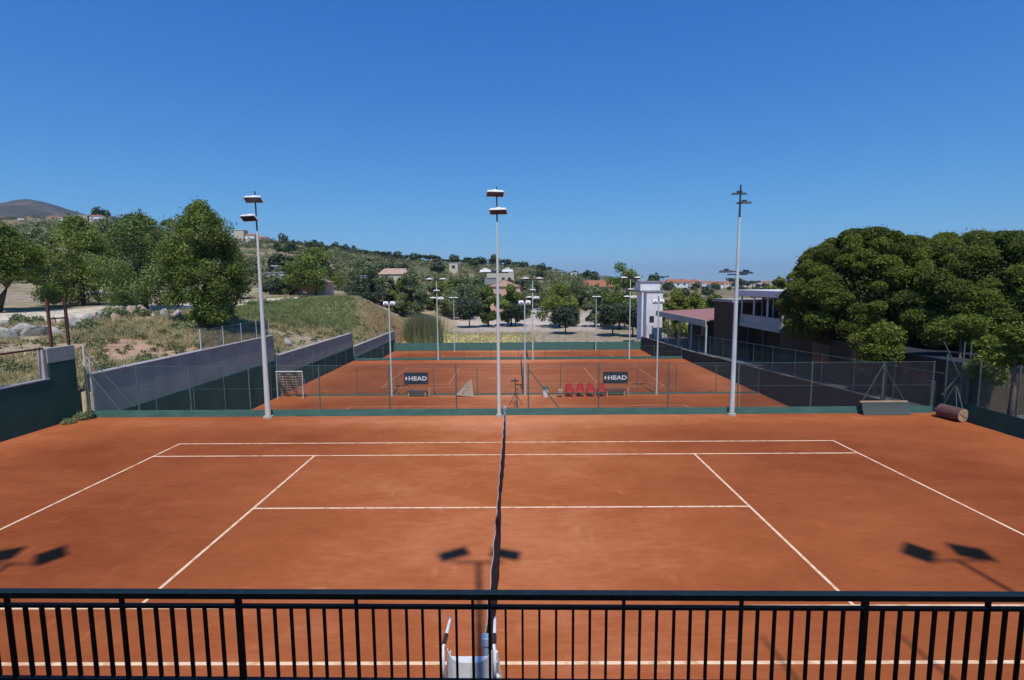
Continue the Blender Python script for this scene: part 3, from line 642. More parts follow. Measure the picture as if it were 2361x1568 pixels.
# ------------------------------------------------------------------ signs, benches, chairs and things on court two
def sign(px0, px1, py0, py1, label):
    a = at(px0,py0,26.78); c_ = at(px1,py1,26.78); W_ = c_[0]-a[0]; H_ = a[2]-c_[2]
    r_ = empty("sign", ((a[0]+c_[0])/2,26.78,c_[2]), 0, label, "sign", "dark signs on the second fence")
    MB().box((-W_/2,-.02,0),(W_/2,.02,H_),.008).build("board", M['sign'], r_)
    cu = bpy.data.curves.new("lettering", 'FONT'); cu.body = "HEAD"; cu.size = 1; cu.extrude = .01; cu.align_x = 'CENTER'; cu.align_y = 'CENTER'; cu.offset = .03; cu.space_character = 1.05
    to = bpy.data.objects.new("lettering_src", cu); col.objects.link(to); bpy.context.view_layer.update()
    me_ = bpy.data.meshes.new_from_object(to.evaluated_get(bpy.context.evaluated_depsgraph_get())); bpy.data.objects.remove(to)
    co = np.zeros(len(me_.vertices)*3); me_.vertices.foreach_get("co", co); co = co.reshape(-1,3)
    w0 = co[:,0].max()-co[:,0].min(); h0 = co[:,1].max()-co[:,1].min()
    co[:,0] = (co[:,0]-(co[:,0].max()+co[:,0].min())/2)*(W_*.76/w0)+W_*.07; co[:,1] = (co[:,1]-(co[:,1].max()+co[:,1].min())/2)*(H_*.36/h0)
    nv = np.stack([co[:,0], -.022-np.maximum(co[:,2],0)*.6, co[:,1]+H_*.50], 1); me_.vertices.foreach_set("co", nv.ravel()); me_.update()
    me_.materials.clear(); me_.materials.append(M['white']); lo_ = bpy.data.objects.new("lettering", me_); col.objects.link(lo_); lo_.parent = r_
    s_ = H_*.18; MB().add([(-W_*.41-s_*.55,-.032,H_*.5),(-W_*.41,-.032,H_*.5-s_),(-W_*.41+s_*.55,-.032,H_*.5),(-W_*.41,-.032,H_*.5+s_),(-W_*.41-s_*.55,-.0205,H_*.5),(-W_*.41,-.0205,H_*.5-s_),(-W_*.41+s_*.55,-.0205,H_*.5),(-W_*.41,-.0205,H_*.5+s_)],
        [(0,1,2,3),(4,5,1,0),(5,6,2,1),(6,7,3,2),(7,4,0,3)]).build("emblem", M['white'], r_)
sign(931,987,859,886,"left dark sign with white lettering on the second fence"); sign(1390,1447,857,884,"right dark sign with white lettering above the red chairs")
def bench(px, lab):
    q = at(px,912,26.35); r_ = empty("bench", (q[0],26.35,-2.9), 0, lab, "bench", "low benches along the second fence")
    MB().box((-.8,-.2,.40),(.8,.2,.45),.01).build("seat", M['dark'], r_)
    for s in (-.65,.65): MB().box((s-.05,-.17,0),(s+.05,.17,.40)).build("leg", M['wood'], r_)
    MB().box((.9,-.15,0),(1.02,.0,.62)).build("end_post", M['wood'], r_)
bench(962, "low dark bench under the left sign"); bench(1418, "low dark bench under the right sign")
def red_chair(x, rz, lab):
    r_ = empty("plastic_chair", (x,26.0,-2.9), rz, lab, "chair", "red plastic chairs by the second fence")
    MB().box((-.25,-.25,.42),(.25,.22,.46),.012).build("seat", M['red'], r_)
    n = 8; vs = []; fs = []
    for i in range(n+1):
        t = -1+2*i/n; h = .98-.10*t*t
        vs += [(.27*t,.24-.07*t*t,.44),(.25*t,.34-.08*t*t,h),(.25*t,.36-.08*t*t,h),(.27*t,.26-.07*t*t,.44)]
    for i in range(n):
        a = 4*i; c_ = a+4; fs += [(a,c_,c_+1,a+1),(a+1,c_+1,c_+2,a+2),(a+2,c_+2,c_+3,a+3),(a+3,c_+3,c_,a)]
    fs += [(0,1,2,3),(4*n+3,4*n+2,4*n+1,4*n)]
    MB().add(vs, fs).build("backrest", M['red'], r_)
    for s in (-1,1):
        for y_, zz in ((-.22,.66),(.22,.44)): MB().bar((s*.30,y_*1.15,0),(s*.26,y_,zz),.05,.045,(0,1,0)).build("leg", M['red'], r_)
        MB().bar((s*.27,-.25,.67),(s*.27,.22,.69),.05,.03).build("armrest", M['red'], r_)
for px, rz, lab in ((1312,.12,"red plastic chair at the left end of the row"),(1337,-.1,"second red plastic chair from the left of the row"),(1361,.05,"third red plastic chair from the left of the row"),(1386,.0,"red plastic chair at the right end near the sign")):
    red_chair(at(px,912,26.0)[0], rz, lab)
q = at(1257,914,26.0); bn = empty("litter_bin", (q[0],26.0,-2.9), 0, "pale litter bin with a dark lid left of the red chairs", "bin")
MB().tube((0,0,0),(0,0,.62),.19,.23,n=14).build("bin_body", M['stucco'], bn); MB().tube((0,0,.62),(0,0,.80),.25,.20,n=14).build("bin_lid", M['greenpost'], bn)
q = at(1291,914,25.9); bn = empty("ball_basket", (q[0],25.9,-2.9), 0, "small beige ball basket on legs beside the red chairs", "basket")
MB().box((-.2,-.2,.35),(.2,.2,.60),.02).build("basket", M['beige'], bn)
for sx_, sy_ in ((-1,-1),(1,-1),(1,1),(-1,1)): MB().tube((sx_*.24,sy_*.2,0),(sx_*.17,sy_*.17,.36),.015,n=6).build("leg", M['beige'], bn)
# triangular drag net leaning at the second fence
a = at(1050,911,26.3); c_ = at(1092,915,26.1); t_ = at(1087,872,26.7)
dn = empty("drag_net", tuple(a), 0, "beige triangular drag net hanging by the second fence", "drag net")
a = np.zeros(3); c_ = at(1092,915,26.1)-at(1050,911,26.3); t_ = at(1087,872,26.7)-at(1050,911,26.3); vs = []; fs = []; n = 8
for i in range(n+1):
    for j in range(n+1):
        u, v = i/n, j/n; base = a*(1-u)+c_*u; p = base*(1-v)+t_*v*.98+t_*0; p = p+np.array((0,-.10*math.sin(u*9)*(1-v)-.03,.0)); vs.append(p)
for i in range(n):
    for j in range(n): k = i*(n+1)+j; fs.append((k,k+n+1,k+n+2,k+1))
o = MB().add(vs, fs).build("netting", M['beige'], dn); md = o.modifiers.new("s", 'SOLIDIFY'); md.thickness = .02
MB().tube(a+np.array((0,-.1,.03)), c_+np.array((0,-.1,.03)), .04, n=8).build("bar", M['wood'], dn)
# practice goal
a = at(639,914,25.9); c_ = at(700,912,25.9); W_ = c_[0]-a[0]; H_ = at(639,857,25.9)[2]+2.9
pg = empty("practice_goal", (a[0],25.9,-2.9), 0, "white framed practice goal with brown netting by the wall", "goal")
for x_ in (.04, W_-.04): MB().tube((x_,0,0),(x_,0,H_),.04,n=8).build("goal_post", M['galv'], pg)
MB().tube((0,0,H_),(W_,0,H_),.045,n=8).build("crossbar", M['white'], pg)
MB().tube((.04,.8,0),(.04,0,H_),.025,n=8).build("stay", M['galv'], pg); MB().tube((W_-.04,.8,0),(W_-.04,0,H_),.025,n=8).build("stay", M['galv'], pg)
b = MB(); vs = []; fs = []; n = 10
for i in range(n+1):
    for j in range(n+1):
        u, v = i/n, j/n; vs.append((.06+(W_-.12)*u, .75*(1-v)**1.5+.05+.08*math.sin(u*14+v*5), .25*(1-u)*0+(H_-.05)*v+.03))
for i in range(n):
    for j in range(n):
        if (u := i/n) > .55 and j/n < (u-.55)*1.2: continue
        k = i*(n+1)+j; fs.append((k,k+n+1,k+n+2,k+1))
o = b.add(vs, fs).build("netting", M['beige'], pg); md = o.modifiers.new("w", 'WIREFRAME'); md.thickness = .05; md.use_replace = True
o.modifiers.new("s", 'SUBSURF').levels = 0
sol = MB().add([( .08,.1,H_*.5),(W_*.5,.25,H_*.15),(W_*.55,.3,H_*.6),(.08,.2,H_*.9)], [(0,1,2,3)])
# umpire tripod beside the second court net
q = at(1188,935,23.2); tr = empty("tripod_stand", (q[0],23.2,-2.9), 0, "dark tripod stand by the end of the second net", "stand")
MB().tube((0,0,.6),(0,0,2.0),.03,n=8).build("mast", M['dark'], tr)
for k in range(3): an = k*2.094+.4; MB().tube((0,0,.9),(.55*math.cos(an),.55*math.sin(an),0),.022,n=6).build("leg", M['dark'], tr)
MB().box((-.32,-.05,1.75),(.22,.05,1.85),.01).build("head", M['dark'], tr)

# ------------------------------------------------------------------ front court equipment: drag mat, roller
da = at(1981,926,9.2); db = at(2090,926,9.2); dl = at(2092,961,9.0)
dm = empty("drag_mat", (da[0],9.2,0), 0, "grey drag mat with a pale wooden bar hung on the fence board", "drag mat")
W_ = db[0]-da[0]; zt = da[2]
MB().box((0,-.06,zt-.035),(W_,.02,zt+.035),.008).build("wooden_bar", M['wood'], dm)
vs = []; fs = []; nx_, nz_ = 24, 8
for i in range(nx_+1):
    for j in range(nz_+1):
        u, v = i/nx_, j/nz_; vs.append((.05+(W_-.02)*u+.05*v, -.07-.10*v*v+.012*math.sin(u*40)*v, (zt-.03)*(1-v)+.012))
for i in range(nx_):
    for j in range(nz_): k = i*(nz_+1)+j; fs.append((k,k+nz_+1,k+nz_+2,k+1))
o = MB().add(vs, fs).build("mesh_mat", M['greymat'], dm); md = o.modifiers.new("s", 'SOLIDIFY'); md.thickness = .01
ap = at(2036,842,9.32)-np.array((da[0],9.2,0))
MB().tube((.12,0,zt+.03), ap, .012, n=6).build("pull_rope", M['midgrey'], dm); MB().tube((W_-.1,0,zt+.03), ap, .012, n=6).build("pull_rope", M['midgrey'], dm)
fpz = at(2033,936,9.55); sp = MB().box((-.07,-.05,0),(.07,.05,2.1)).build("fence_stanchion", M['midgrey']); sp.location = (fpz[0],9.55,0); tag(sp, "square grey stanchion behind the drag mat", "post")
# roller: axis runs from back left to front right
ra = ong(2182,962,.0); rb = ong(2216,975,.0)
ax = np.array((.22,-.97,0)); ax /= np.linalg.norm(ax); Lr = .90; rr = .285
ctr = np.array((ong(2207,975,0)[0]+.17, ong(2207,975,0)[1]+.5, rr))
ro = empty("court_roller", tuple(ctr-np.array((0,0,rr))), 0, "rusty court roller with an A shaped handle in the right corner", "roller")
o0 = np.array((0,0,rr)); n = 28; pr = np.cross(ax,(0,0,1.))
MB().tube(o0-ax*Lr/2, o0+ax*Lr/2, rr, n=n, cap=False).build("drum", M['rollersteel'], ro, True)
for s in (-1,1):
    e = MB(); c0 = o0+ax*s*(Lr/2-.03)
    e.tube(c0, c0+ax*s*.02, rr-.012, n=n).build("end_plate", M['wood'], ro)
    e = MB(); e.tube(c0+ax*s*.02, c0+ax*s*.06, .06, n=12)
    for k in range(4): an = k*math.pi/2+.5; q_ = math.cos(an)*pr+math.sin(an)*np.array((0,0,1.)); e.bar(c0+ax*s*.03, c0+ax*s*.03+q_*(rr-.03), .035, .02, ax)
    e.build("spokes", M['tanrock'], ro)
apx = o0+pr*.05+np.array((.14,.05,1.15))
for s in (-1,1): MB().tube(o0+ax*s*(Lr/2+.03), apx+ax*s*.04, .016, n=8).build("handle_arm", M['midgrey'], ro)
MB().tube(o0+ax*.15+np.array((0,0,rr)), apx, .014, n=8).build("handle_arm", M['midgrey'], ro)
MB().tube(apx-ax*.16, apx+ax*.16, .018, n=8).build("grip", M['dark'], ro)

# right boundary: low dark screen with a wire fence above, along x = 18.8
rs = empty("boundary_fence", (18.8,9.5,0), 0, "dark low screen with an upright bar fence at the right edge", "fence")
MB().box((0,-24,0),(.05,-.25,.72)).build("low_screen", M['screen'], rs)
for k in range(14): MB().tube((.08,-.3-1.6*k,0),(.08,-.3-1.6*k,2.6),.03,n=8).build("post", M['greenpost'], rs)
wm = wires(-24,-.25,.72,2.5,.14,.0025); wm.xf(Matrix.Translation((.08,0,0)) @ Matrix.Rotation(R(90),4,'Z')); wm.build("wire_mesh", M['greenpost'], rs)
cpost = MB().box((-.13,-.13,0),(.13,.13,1.35),.02).build("gate_pier", M['dark']); cpost.location = (18.72,9.75,0); tag(cpost, "thick black pier at the right corner beside the roller", "pier")
for px, lab in ((2214,"galvanised lattice mast right of the roller handle"),):
    q = at(px,905,12.0); lm = empty("lattice_mast", (q[0],12.0,-.6), 0, lab, "mast")
    for s in (0,.32): MB().tube((s,0,0),(s,0,3.4),.03,n=8).build("leg", M['midgrey'], lm)
    MB().tube((-1.0,0,3.4),(0,0,1.5),.025,n=8).build("strut", M['midgrey'], lm); MB().tube((-.9,0,.8),(0,0,2.0),.02,n=8).build("strut", M['midgrey'], lm)

# right side of courts two to four: low wall, path edge and fence
sw = empty("side_wall", (19.52,9.6,-2.9), 0, "low dark wall with a pale top beside the sloping path", "wall")
L = 56; vs = []
def zt_(y): return float(z_path(np.array(y)))+.42
ys_ = np.linspace(9.6,65.4,15); b = MB(); cb = MB()
for i in range(14):
    ya, yb = ys_[i]-9.6, ys_[i+1]-9.6; za, zb2 = zt_(ys_[i])+2.9, zt_(ys_[i+1])+2.9
    b.add([(0,ya,-2),(.22,ya,-2),(.22,ya,za),(0,ya,za),(0,yb,-2),(.22,yb,-2),(.22,yb,zb2),(0,yb,zb2)], [(0,1,2,3),(7,6,5,4),(0,4,5,1),(1,5,6,2),(2,6,7,3),(3,7,4,0)])
    cb.add([(-.03,ya,za+.002),(.27,ya,za+.002),(.27,ya,za+.05),(-.03,ya,za+.05),(-.03,yb,zb2+.002),(.27,yb,zb2+.002),(.27,yb,zb2+.05),(-.03,yb,zb2+.05)], [(0,1,2,3),(7,6,5,4),(0,4,5,1),(1,5,6,2),(2,6,7,3),(3,7,4,0)])
b.build("wall", M['darkwall'], sw); cb.build("coping", M['darkcoping'], sw)
sf = empty("side_fence", (19.63,9.8,-2.9), 0, "long green side fence along the sloping path", "fence")
for k in range(18): 
    y_ = 3.1*k+.3; z_ = zt_(y_+9.8)+2.95; MB().tube((0,y_,z_),(0,y_,z_+1.9),.028,n=8).build("post", M['greenpost'], sf)
for k in range(17):
    ya = 3.1*k+.3; yb = ya+3.1; za = zt_(ya+9.8)+2.95; zb2 = zt_(yb+9.8)+2.95
    MB().tube((0,ya,za+1.85),(0,yb,zb2+1.85),.015,n=6).build("top_rail", M['greenpost'], sf)
wm = wires(.3,53,0,1.8,.22,.003); wm.xf(Matrix.Translation((0,0,0)) @ Matrix.Rotation(R(90),4,'Z'))
arr = wm.v[0]; arr[:,2] += np.interp(arr[:,1]+9.8, ys_, [zt_(q_)+2.95 for q_ in ys_]); wm.build("wire_mesh", M['greenpost'], sf)

# ------------------------------------------------------------------ clubhouse and neighbours on the right
BX = 23.0
def zX(px, py, X=BX): return atx(px, py, X)
yN = zX(1799,780)[1]; yF = zX(1702,760)[1]; yT = zX(1657,760)[1]
ch = empty("clubhouse", (BX,yN,-2.5), 0, "dark brick clubhouse with a white roofed upper room", "building")
def L_(x0,y0,z0,x1,y1,z1,name,m,par=ch,bev=0): return MB().box((x0-BX,y0-yN,z0+2.5),(x1-BX,y1-yN,z1+2.5),bev).build(name, m, par)
z1 = zX(1799,784)[2]; z2 = zX(1799,757)[2]+.25; zs_ = zX(1790,734)[2]; zr0 = zX(1702,692)[2]; zr1 = zX(1702,677)[2]
zf0 = 1.35; zf1 = 2.5; zr0 = 4.35; zr1 = 4.95
L_(BX+1.6,yN+.2,-2.5,BX+9,yF,zf0,"lower_wall",M['brick'])
L_(BX,yN,zf0,BX+9,yF,zf0+.42,"floor_slab",M['bluegrey']); L_(BX+.08,yN+.08,zf0+.42,BX+.2,yF,zf1,"balcony_wall",M['bluegrey'])
L_(BX+.2,yN+.08,zf0+.42,BX+6,yN+.2,zf1,"balcony_end",M['bluegrey'])
L_(BX+.05,yN+.05,zf1,BX+.24,yF,zf1+.06,"sill",M['coping'])
L_(BX+2.2,yN+.6,zf0+.42,BX+9,yF,zr0,"upper_wall",M['brick'])
wn = L_(BX+2.12,yN+1.0,zf1-.3,BX+2.2,yF-.3,zr0-.2,"window",M['glass'])
for k in range(4): y_ = yN+1.2+k*(yF-yN-1.6)/3; L_(BX+2.05,y_-.05,zf1-.3,BX+2.12,y_+.05,zr0-.2,"frame",M['white'],wn)
for k in range(4): y_ = yN+.15+k*(yF-yN-.4)/3; L_(BX+.08,y_-.06,zf1+.06,BX+.2,y_+.06,zr0,"column",M['white'])
L_(BX-.3,yN-.4,zr0,BX+9.3,yF+.3,zr1,"roof",M['white'],bev=.03)
for k in range(3): y_ = yN+.5+k*3.2; L_(BX+.3,y_-.14,-2.5,BX+.58,y_+.14,zf0,"pillar",M['dark'])
L_(BX-.6,yF+.05,-3,BX+7,yT,zX(1660,694)[2],"stair_tower",M['brick']); L_(BX-.7,yF,zX(1660,694)[2],BX+7.1,yT+.1,zX(1660,690)[2]+.1,"tower_coping",M['coping'])
# long low brick wall in the pines' shade
bw = empty("brick_wall", (22.6,12,-1.2), 0, "dark brick building wall in the shade under the pines", "building")
MB().box((0,0,-1),(6,yN-12.8,2.7)).build("wall", M['brick'], bw); MB().box((-.15,-.15,2.7),(6.1,yN-12.7,2.9)).build("roof_edge", M['dark'], bw)
for k in range(3): 
    wd = MB().box((-.03,2.5+4.5*k,.9),(.0,4.6+4.5*k,2.4)).build("window", M['glass'], bw)
# pavilion with faded red roof
pyN = yT+.6; pyF = zX(1532,740)[1]
pv = empty("pavilion", (BX,pyN,-2.7), 0, "open pavilion with a faded red flat roof left of the tower", "pavilion")
def Q_(x0,y0,z0,x1,y1,z1,name,m): return MB().box((x0,y0,z0+2.7),(x1,y1,z1+2.7)).build(name, m, pv)
PL = pyF-pyN
MB().add([(-1.2,0,1.35+2.7),(-1.2,PL,1.35+2.7),(8,PL,1.75+2.7),(8,0,1.75+2.7),(-1.2,0,1.43+2.7),(-1.2,PL,1.43+2.7),(8,PL,1.83+2.7),(8,0,1.83+2.7)], [(3,2,1,0),(4,5,6,7),(0,1,5,4),(2,3,7,6),(1,2,6,5),(3,0,4,7)]).build("roof", M['redroof'], pv)
Q_(-1.35,-.1,.75,-1.21,PL+.1,1.5,"fascia",M['bluegrey'])
Q_(3.5,.1,-2.7,7.8,PL-.2,1.3,"back_wall",M['brick'])
for k in range(5): y_ = .3+k*(PL-.8)/4; Q_(-1.15,y_-.07,-2.7,-1.0,y_+.07,.9,"post",M['galv'])
for k in range(3): y_ = 2.0+k*(PL-4)/3; Q_(3.44,y_,-1.6,3.5,y_+1.6,.3,"window",M['glass'])
# white house behind
w0 = at(1476,700,66.5); w1 = at(1530,700,66.5); W_ = w1[0]-w0[0]; zt1 = at(1500,673,66.5)[2]; zt2 = at(1500,650,66.5)[2]
wh = empty("white_house", (w0[0],66.8,-4.4), 0, "narrow white house with a raised roof room beside the pavilion", "building")
MB().box((1.0,0,0),(W_-.1,6,zt1+4.4)).build("wall", M['stucco'], wh); MB().box((.1,-.15,zt1+4.4),(W_+.1,6.1,zt1+4.62)).build("roof", M['greyroof'], wh)
MB().box((.2,.8,zt1+4.62),(W_-.3,4,zt2+4.4)).build("roof_room", M['stucco'], wh)
MB().box((.0,.6,zt2+4.4),(W_-.1,4.2,zt2+4.55)).build("roof_room_slab", M['greyroof'], wh)
for x_ in (.25,): MB().box((x_,-.1,0),(x_+.25,.2,zt1+4.4)).build("porch_post", M['stucco'], wh)
for k, (x_, z_) in enumerate(((1.5,1.2),(1.5,4.0))): MB().box((x_,-.03,z_),(x_+.7,0,z_+1.0)).build("window", M['glass'], wh)

# ------------------------------------------------------------------ trees
def rot_leaf(rng, P, size, aspect=1.0, up=0.5, out=None):
    n = len(P); d = rng.normal(size=(n,3)); 
    if out is not None: d += out*.7
    d[:,2] += up; d /= np.linalg.norm(d,axis=1)[:,None]
    a = rng.normal(size=(n,3)); a -= (a*d).sum(1)[:,None]*d; a /= np.linalg.norm(a,axis=1)[:,None]; b = np.cross(d,a)
    s = size*(.6+.8*rng.random(n))[:,None]; a = a*s*.5; b = b*s*.5*aspect
    return np.stack([P-a-b, P+a-b*.6, P+a+b, P-a*.7+b],1).reshape(-1,3)
def blob_points(rng, blobs, n, inner=.55, flat=None, stray=.14):
    """points through the outer part of a set of ellipsoids (cx,cy,cz,rx,ry,rz)"""
    B_ = np.array(blobs, float); vol = (B_[:,3]*B_[:,4]*B_[:,5])**(2/3); idx = rng.choice(len(B_), n, p=vol/vol.sum())
    d = rng.normal(size=(n,3)); d /= np.linalg.norm(d,axis=1)[:,None]
    if flat is not None: d[:,2] = np.where(rng.random(n)<flat, np.abs(d[:,2]), d[:,2])
    rr_ = inner+(1.06-inner)*rng.random(n)**.7; rr_ = np.where(rng.random(n) < stray, rr_*rng.uniform(1.0,1.45,n), rr_)
    P = B_[idx,:3]+d*B_[idx,3:6]*rr_[:,None]; return P, d, idx
def crown(name, rng, blobs, n, size, m, parent, inner=.5, aspect=.8, up=.5, flat=None, cmin=.25):
    P, d, idx = blob_points(rng, blobs, n, inner, flat); V = rot_leaf(rng, P, size, aspect, up, d)
    cl = rng.random(len(blobs))*.65+.05; sh = np.clip(cl[idx]+rng.normal(size=n)*.2+.15, 0, 1)
    return quads_obj(name, V, m, parent, sh)
def limbs(name, rnd, H, blobs, r0, m, parent, lean=(0,0), n=9, fork=.35):
    b = MB(); k = H*fork
    tp = [(0,0,-.3),(lean[0]*.3,lean[1]*.3,k*.5),(lean[0]*.7,lean[1]*.7,k),(lean[0],lean[1],H*.7)]
    b.path(tp, [r0*1.25,r0,r0*.8,r0*.3], 10); b.path([tp[2],(lean[0]*.7-.3,.3,k*1.3),(lean[0]*.7-.9,.5,k*1.7)], [r0*.6,r0*.4,r0*.15], 7)
    for bl in rnd.sample(list(blobs), min(n, len(blobs))):
        s0 = np.array(tp[2])*(.75+.3*rnd.random()); e = np.array(bl[:3]); mid = (s0+e)/2+np.array((rnd.uniform(-.3,.3),rnd.uniform(-.3,.3),rnd.uniform(-.2,.4)))
        b.path([s0, mid, e], [r0*.5, r0*.3, r0*.08], 6)
    return b.build(name, m, parent, True)
def bushy_blobs(rnd, H, W_, z0, n, rmin=.09, rmax=.21):
    out = []
    while len(out) < n:
        x_, y_, t = rnd.uniform(-1,1), rnd.uniform(-1,1), rnd.uniform(0,1)
        prof = math.sin(math.pi*min(1,max(0,t*.86+.16)))**.6
        if x_*x_+y_*y_ > 1: continue
        r_ = rnd.uniform(rmin,rmax)*W_/2*1.25
        out.append((x_*W_/2*prof*.82, y_*W_/2*prof*.82, z0+r_*.5+(H-z0-r_*1.3)*t, r_, r_, r_*rnd.uniform(.65,1.0)))
    return out
def gz(x_, y_): return float(z_all(np.array([x_]), np.array([y_]))[0])
# --- the leafy trees at the left
def big_tree(px, pyb, pyt, wpx, d, nb, nl, size, mname, label, seed, z0f=.18, lean=(0,0), r0=.2, name="leafy_tree", group="leafy trees on the left bank"):
    Y = d-12.74; X = at(px,pyb,Y)[0]; zg = gz(X,Y); top = at(px,pyt,Y)[2]; H = top-zg; W_ = wpx*d/1188
    root = empty(name, (X,Y,zg), 0, label, "tree", group); rnd = random.Random(seed); rg = np.random.default_rng(seed)
    bl = bushy_blobs(rnd, H, W_, H*z0f, nb)
    # a few thin leaders that break the outline
    for k in range(16):
        q_ = rnd.choice(bl[:nb]); bl.append((q_[0]+rnd.uniform(-.5,.5)*q_[3], q_[1], q_[2]+q_[5]*rnd.uniform(.6,1.1), q_[3]*.22, q_[3]*.22, q_[5]*rnd.uniform(.5,.95)))
    crown("crown", rg, bl, nl, size, M[mname], root, inner=.35); limbs("trunk", rnd, H, bl, r0, M['bark'], root, lean)
    return root
big_tree(480, 745, 460, 215, 42, 120, 50000, .115, 'L_mid', "large leafy tree left of the first floodlight pole", 3, z0f=.05, r0=.22)
big_tree(338, 728, 486, 225, 52, 96, 30000, .135, 'L_mid2', "leafy tree just left of the largest one", 4, z0f=.04)
big_tree(195, 722, 496, 225, 56, 96, 29000, .14, 'L_bright', "light green tree third from the left edge", 5, z0f=.03)
big_tree(-8, 722, 503, 230, 47, 104, 36000, .125, 'L_mid', "dark tree with a leaning bare trunk at the left edge", 6, z0f=.34, lean=(2.4,0), r0=.24)
big_tree(262, 705, 500, 150, 74, 34, 16000, .22, 'L_olive', "paler tree behind the left trees", 8, z0f=.1)
big_tree(100, 705, 512, 170, 80, 34, 16000, .24, 'L_olive', "pale tree behind the leaning trunk", 18, z0f=.1)
big_tree(552, 712, 560, 110, 78, 24, 9000, .24, 'L_olive', "small tree behind the largest leafy tree", 9, z0f=.08)
# --- middle distance trees
mid = [
 (728,664,567,120,108,'L_bright',"broad light green tree above the pink house",.12),
 (838,688,592,95,125,'L_olive',"grey green tree right of the pink house",.1),
 (845,692,638,85,108,'L_dark',"dark low tree on the crest of the grass hump",.05),
 (640,668,645,55,112,'L_dark',"dark bush left of the pink house",.0),
 (950,706,622,92,125,'L_olive',"grey green tree right of the tiled roof",.08),
 (893,704,632,62,128,'L_olive',"tree standing before the pale tiled house",.02),
 (925,706,640,50,126,'L_mid',"green tree at the right corner of the pale tiled house",.02),
 (668,672,600,48,110,'L_mid',"green tree overlapping the left side of the pink house",.02),
 (1012,700,640,70,140,'L_mid',"green tree behind the far left pole",.1),
 (1068,700,634,92,135,'L_olive',"pale green tree left of the centre pole",.1),
 (1125,706,660,60,120,'L_mid',"small green tree before the pink gable",.1),
 (1178,722,655,72,122,'L_bright',"light green tree just right of the centre pole",.1),
 (1290,714,654,110,118,'L_glow',"yellow green spreading tree between the far poles",.1),
 (1240,694,640,90,160,'L_olive',"soft grey green tree farther back in the middle",.1),
 (1330,690,636,90,170,'L_olive',"distant grey green tree left of the tall bright tree",.1),
 (1428,705,604,108,112,'L_bright',"tall bright green tree before the far right pole",.1),
 (1372,712,660,60,118,'L_olive',"tan green tree left of the tall bright tree",.1),
 (1500,700,640,80,150,'L_mid',"green tree behind the white house",.1),
 (1560,736,668,74,88,'L_glow',"left tree of the row above the red roof",.05),
 (1602,736,672,72,86,'L_glow',"middle tree of the row above the red roof",.05),
 (1645,736,676,62,84,'L_mid',"right tree of the row above the red roof",.05),
 (1735,700,658,50,92,'L_mid',"small tree above the clubhouse roof at left",.05),
 (1792,700,634,70,80,'L_glow',"yellow green tree beside the umbrella pine",.05),
 (1860,740,640,110,78,'L_mid',"tree half hidden behind the umbrella pine",.05)]
for k, (px, pyb, pyt, wpx, d, mn, lab, z0f) in enumerate(mid):
    big_tree(px, pyb, pyt, wpx*(1.45 if 1530 < px < 1700 else 1.22), d, 36, 11000, .27 if d > 100 else .22, mn, lab, 40+k, z0f, r0=.2, group="trees beyond the courts")
# clipped round trees
rnds = [(1082,752,678,72,118,"dark round clipped tree left of the centre pole"),(1188,748,694,62,120,"dark round clipped tree right of the centre pole"),(1303,772,700,74,102,"dark round clipped tree standing alone on the verge"),
        (1412,772,696,76,98,"dark round tree left of a touching pair"),(1458,776,690,76,96,"dark round tree nearest the white house")]
for k, (px, pyb, pyt, wpx, d, lab) in enumerate(rnds):
    Y = d-12.74; X = at(px,pyb,Y)[0]; zg = gz(X,Y); H = at(px,pyt,Y)[2]-zg; W_ = wpx*d/1188
    root = empty("round_tree", (X,Y,zg), 0, lab, "tree", "dark clipped trees on the verge"); rnd = random.Random(90+k); rg = np.random.default_rng(90+k)
    bl = [(rnd.uniform(-.26,.26)*W_, rnd.uniform(-.26,.26)*W_, H*.60+rnd.uniform(-.18,.16)*H, W_*.23, W_*.23, H*.19) for _ in range(16)]
    crown("crown", rg, bl, 5200, .30, M['L_dark'], root, inner=.5); limbs("trunk", rnd, H, bl, .13, M['bark'], root)
# reeds
def tuft_field(name, pts, n, h0, h1, wd, m, lean=.35, seed=1, per_shade=None, parent=None):
    rg = np.random.default_rng(seed); P = np.repeat(pts, n, axis=0); N = len(P)
    an = rg.random(N)*6.283; h = h0+(h1-h0)*rg.random(N); P = P+np.stack([rg.normal(size=N)*.12, rg.normal(size=N)*.12, np.zeros(N)],1)*(h[:,None])
    dx = np.stack([np.cos(an),np.sin(an),np.zeros(N)],1)*wd; l = rg.normal(size=(N,3))*lean*h[:,None]; l[:,2] = h
    V = np.stack([P-dx, P+dx, P+l],1).reshape(-1,3); sh = np.clip(rg.random(N)*.7+.15,0,1)
    return quads_obj(name, V, m, parent, sh, 3)
q = at(978,785,72.0); rd = empty("reed_clump", (q[0],72.0,gz(q[0],72.0)), 0, "tall pale reed clump at the left end of the far screen", "plant")
rg = np.random.default_rng(5); pts = np.stack([rg.uniform(-2.1,2.1,260), rg.uniform(-1.2,1.2,260), np.zeros(260)],1)
tuft_field("leaves", pts, 26, 2.2, 5.0, .045, M['L_reed'], .14, 6, parent=rd)
# bush at the left corner of the court
cb_ = empty("corner_weed", (-18.45,9.0,0), 0, "small grey green weed growing in the left court corner", "plant")
crown("foliage", np.random.default_rng(8), [(0,0,.12,.35,.3,.2),(-.0,-.6,.08,.25,.3,.14),(.3,.1,.25,.15,.15,.3)], 1300, .05, M['L_olive'], cb_, inner=.2)
MB().tube((0,0,0),(.05,0,.3),.01,n=5).build("stem", M['bark'], cb_)

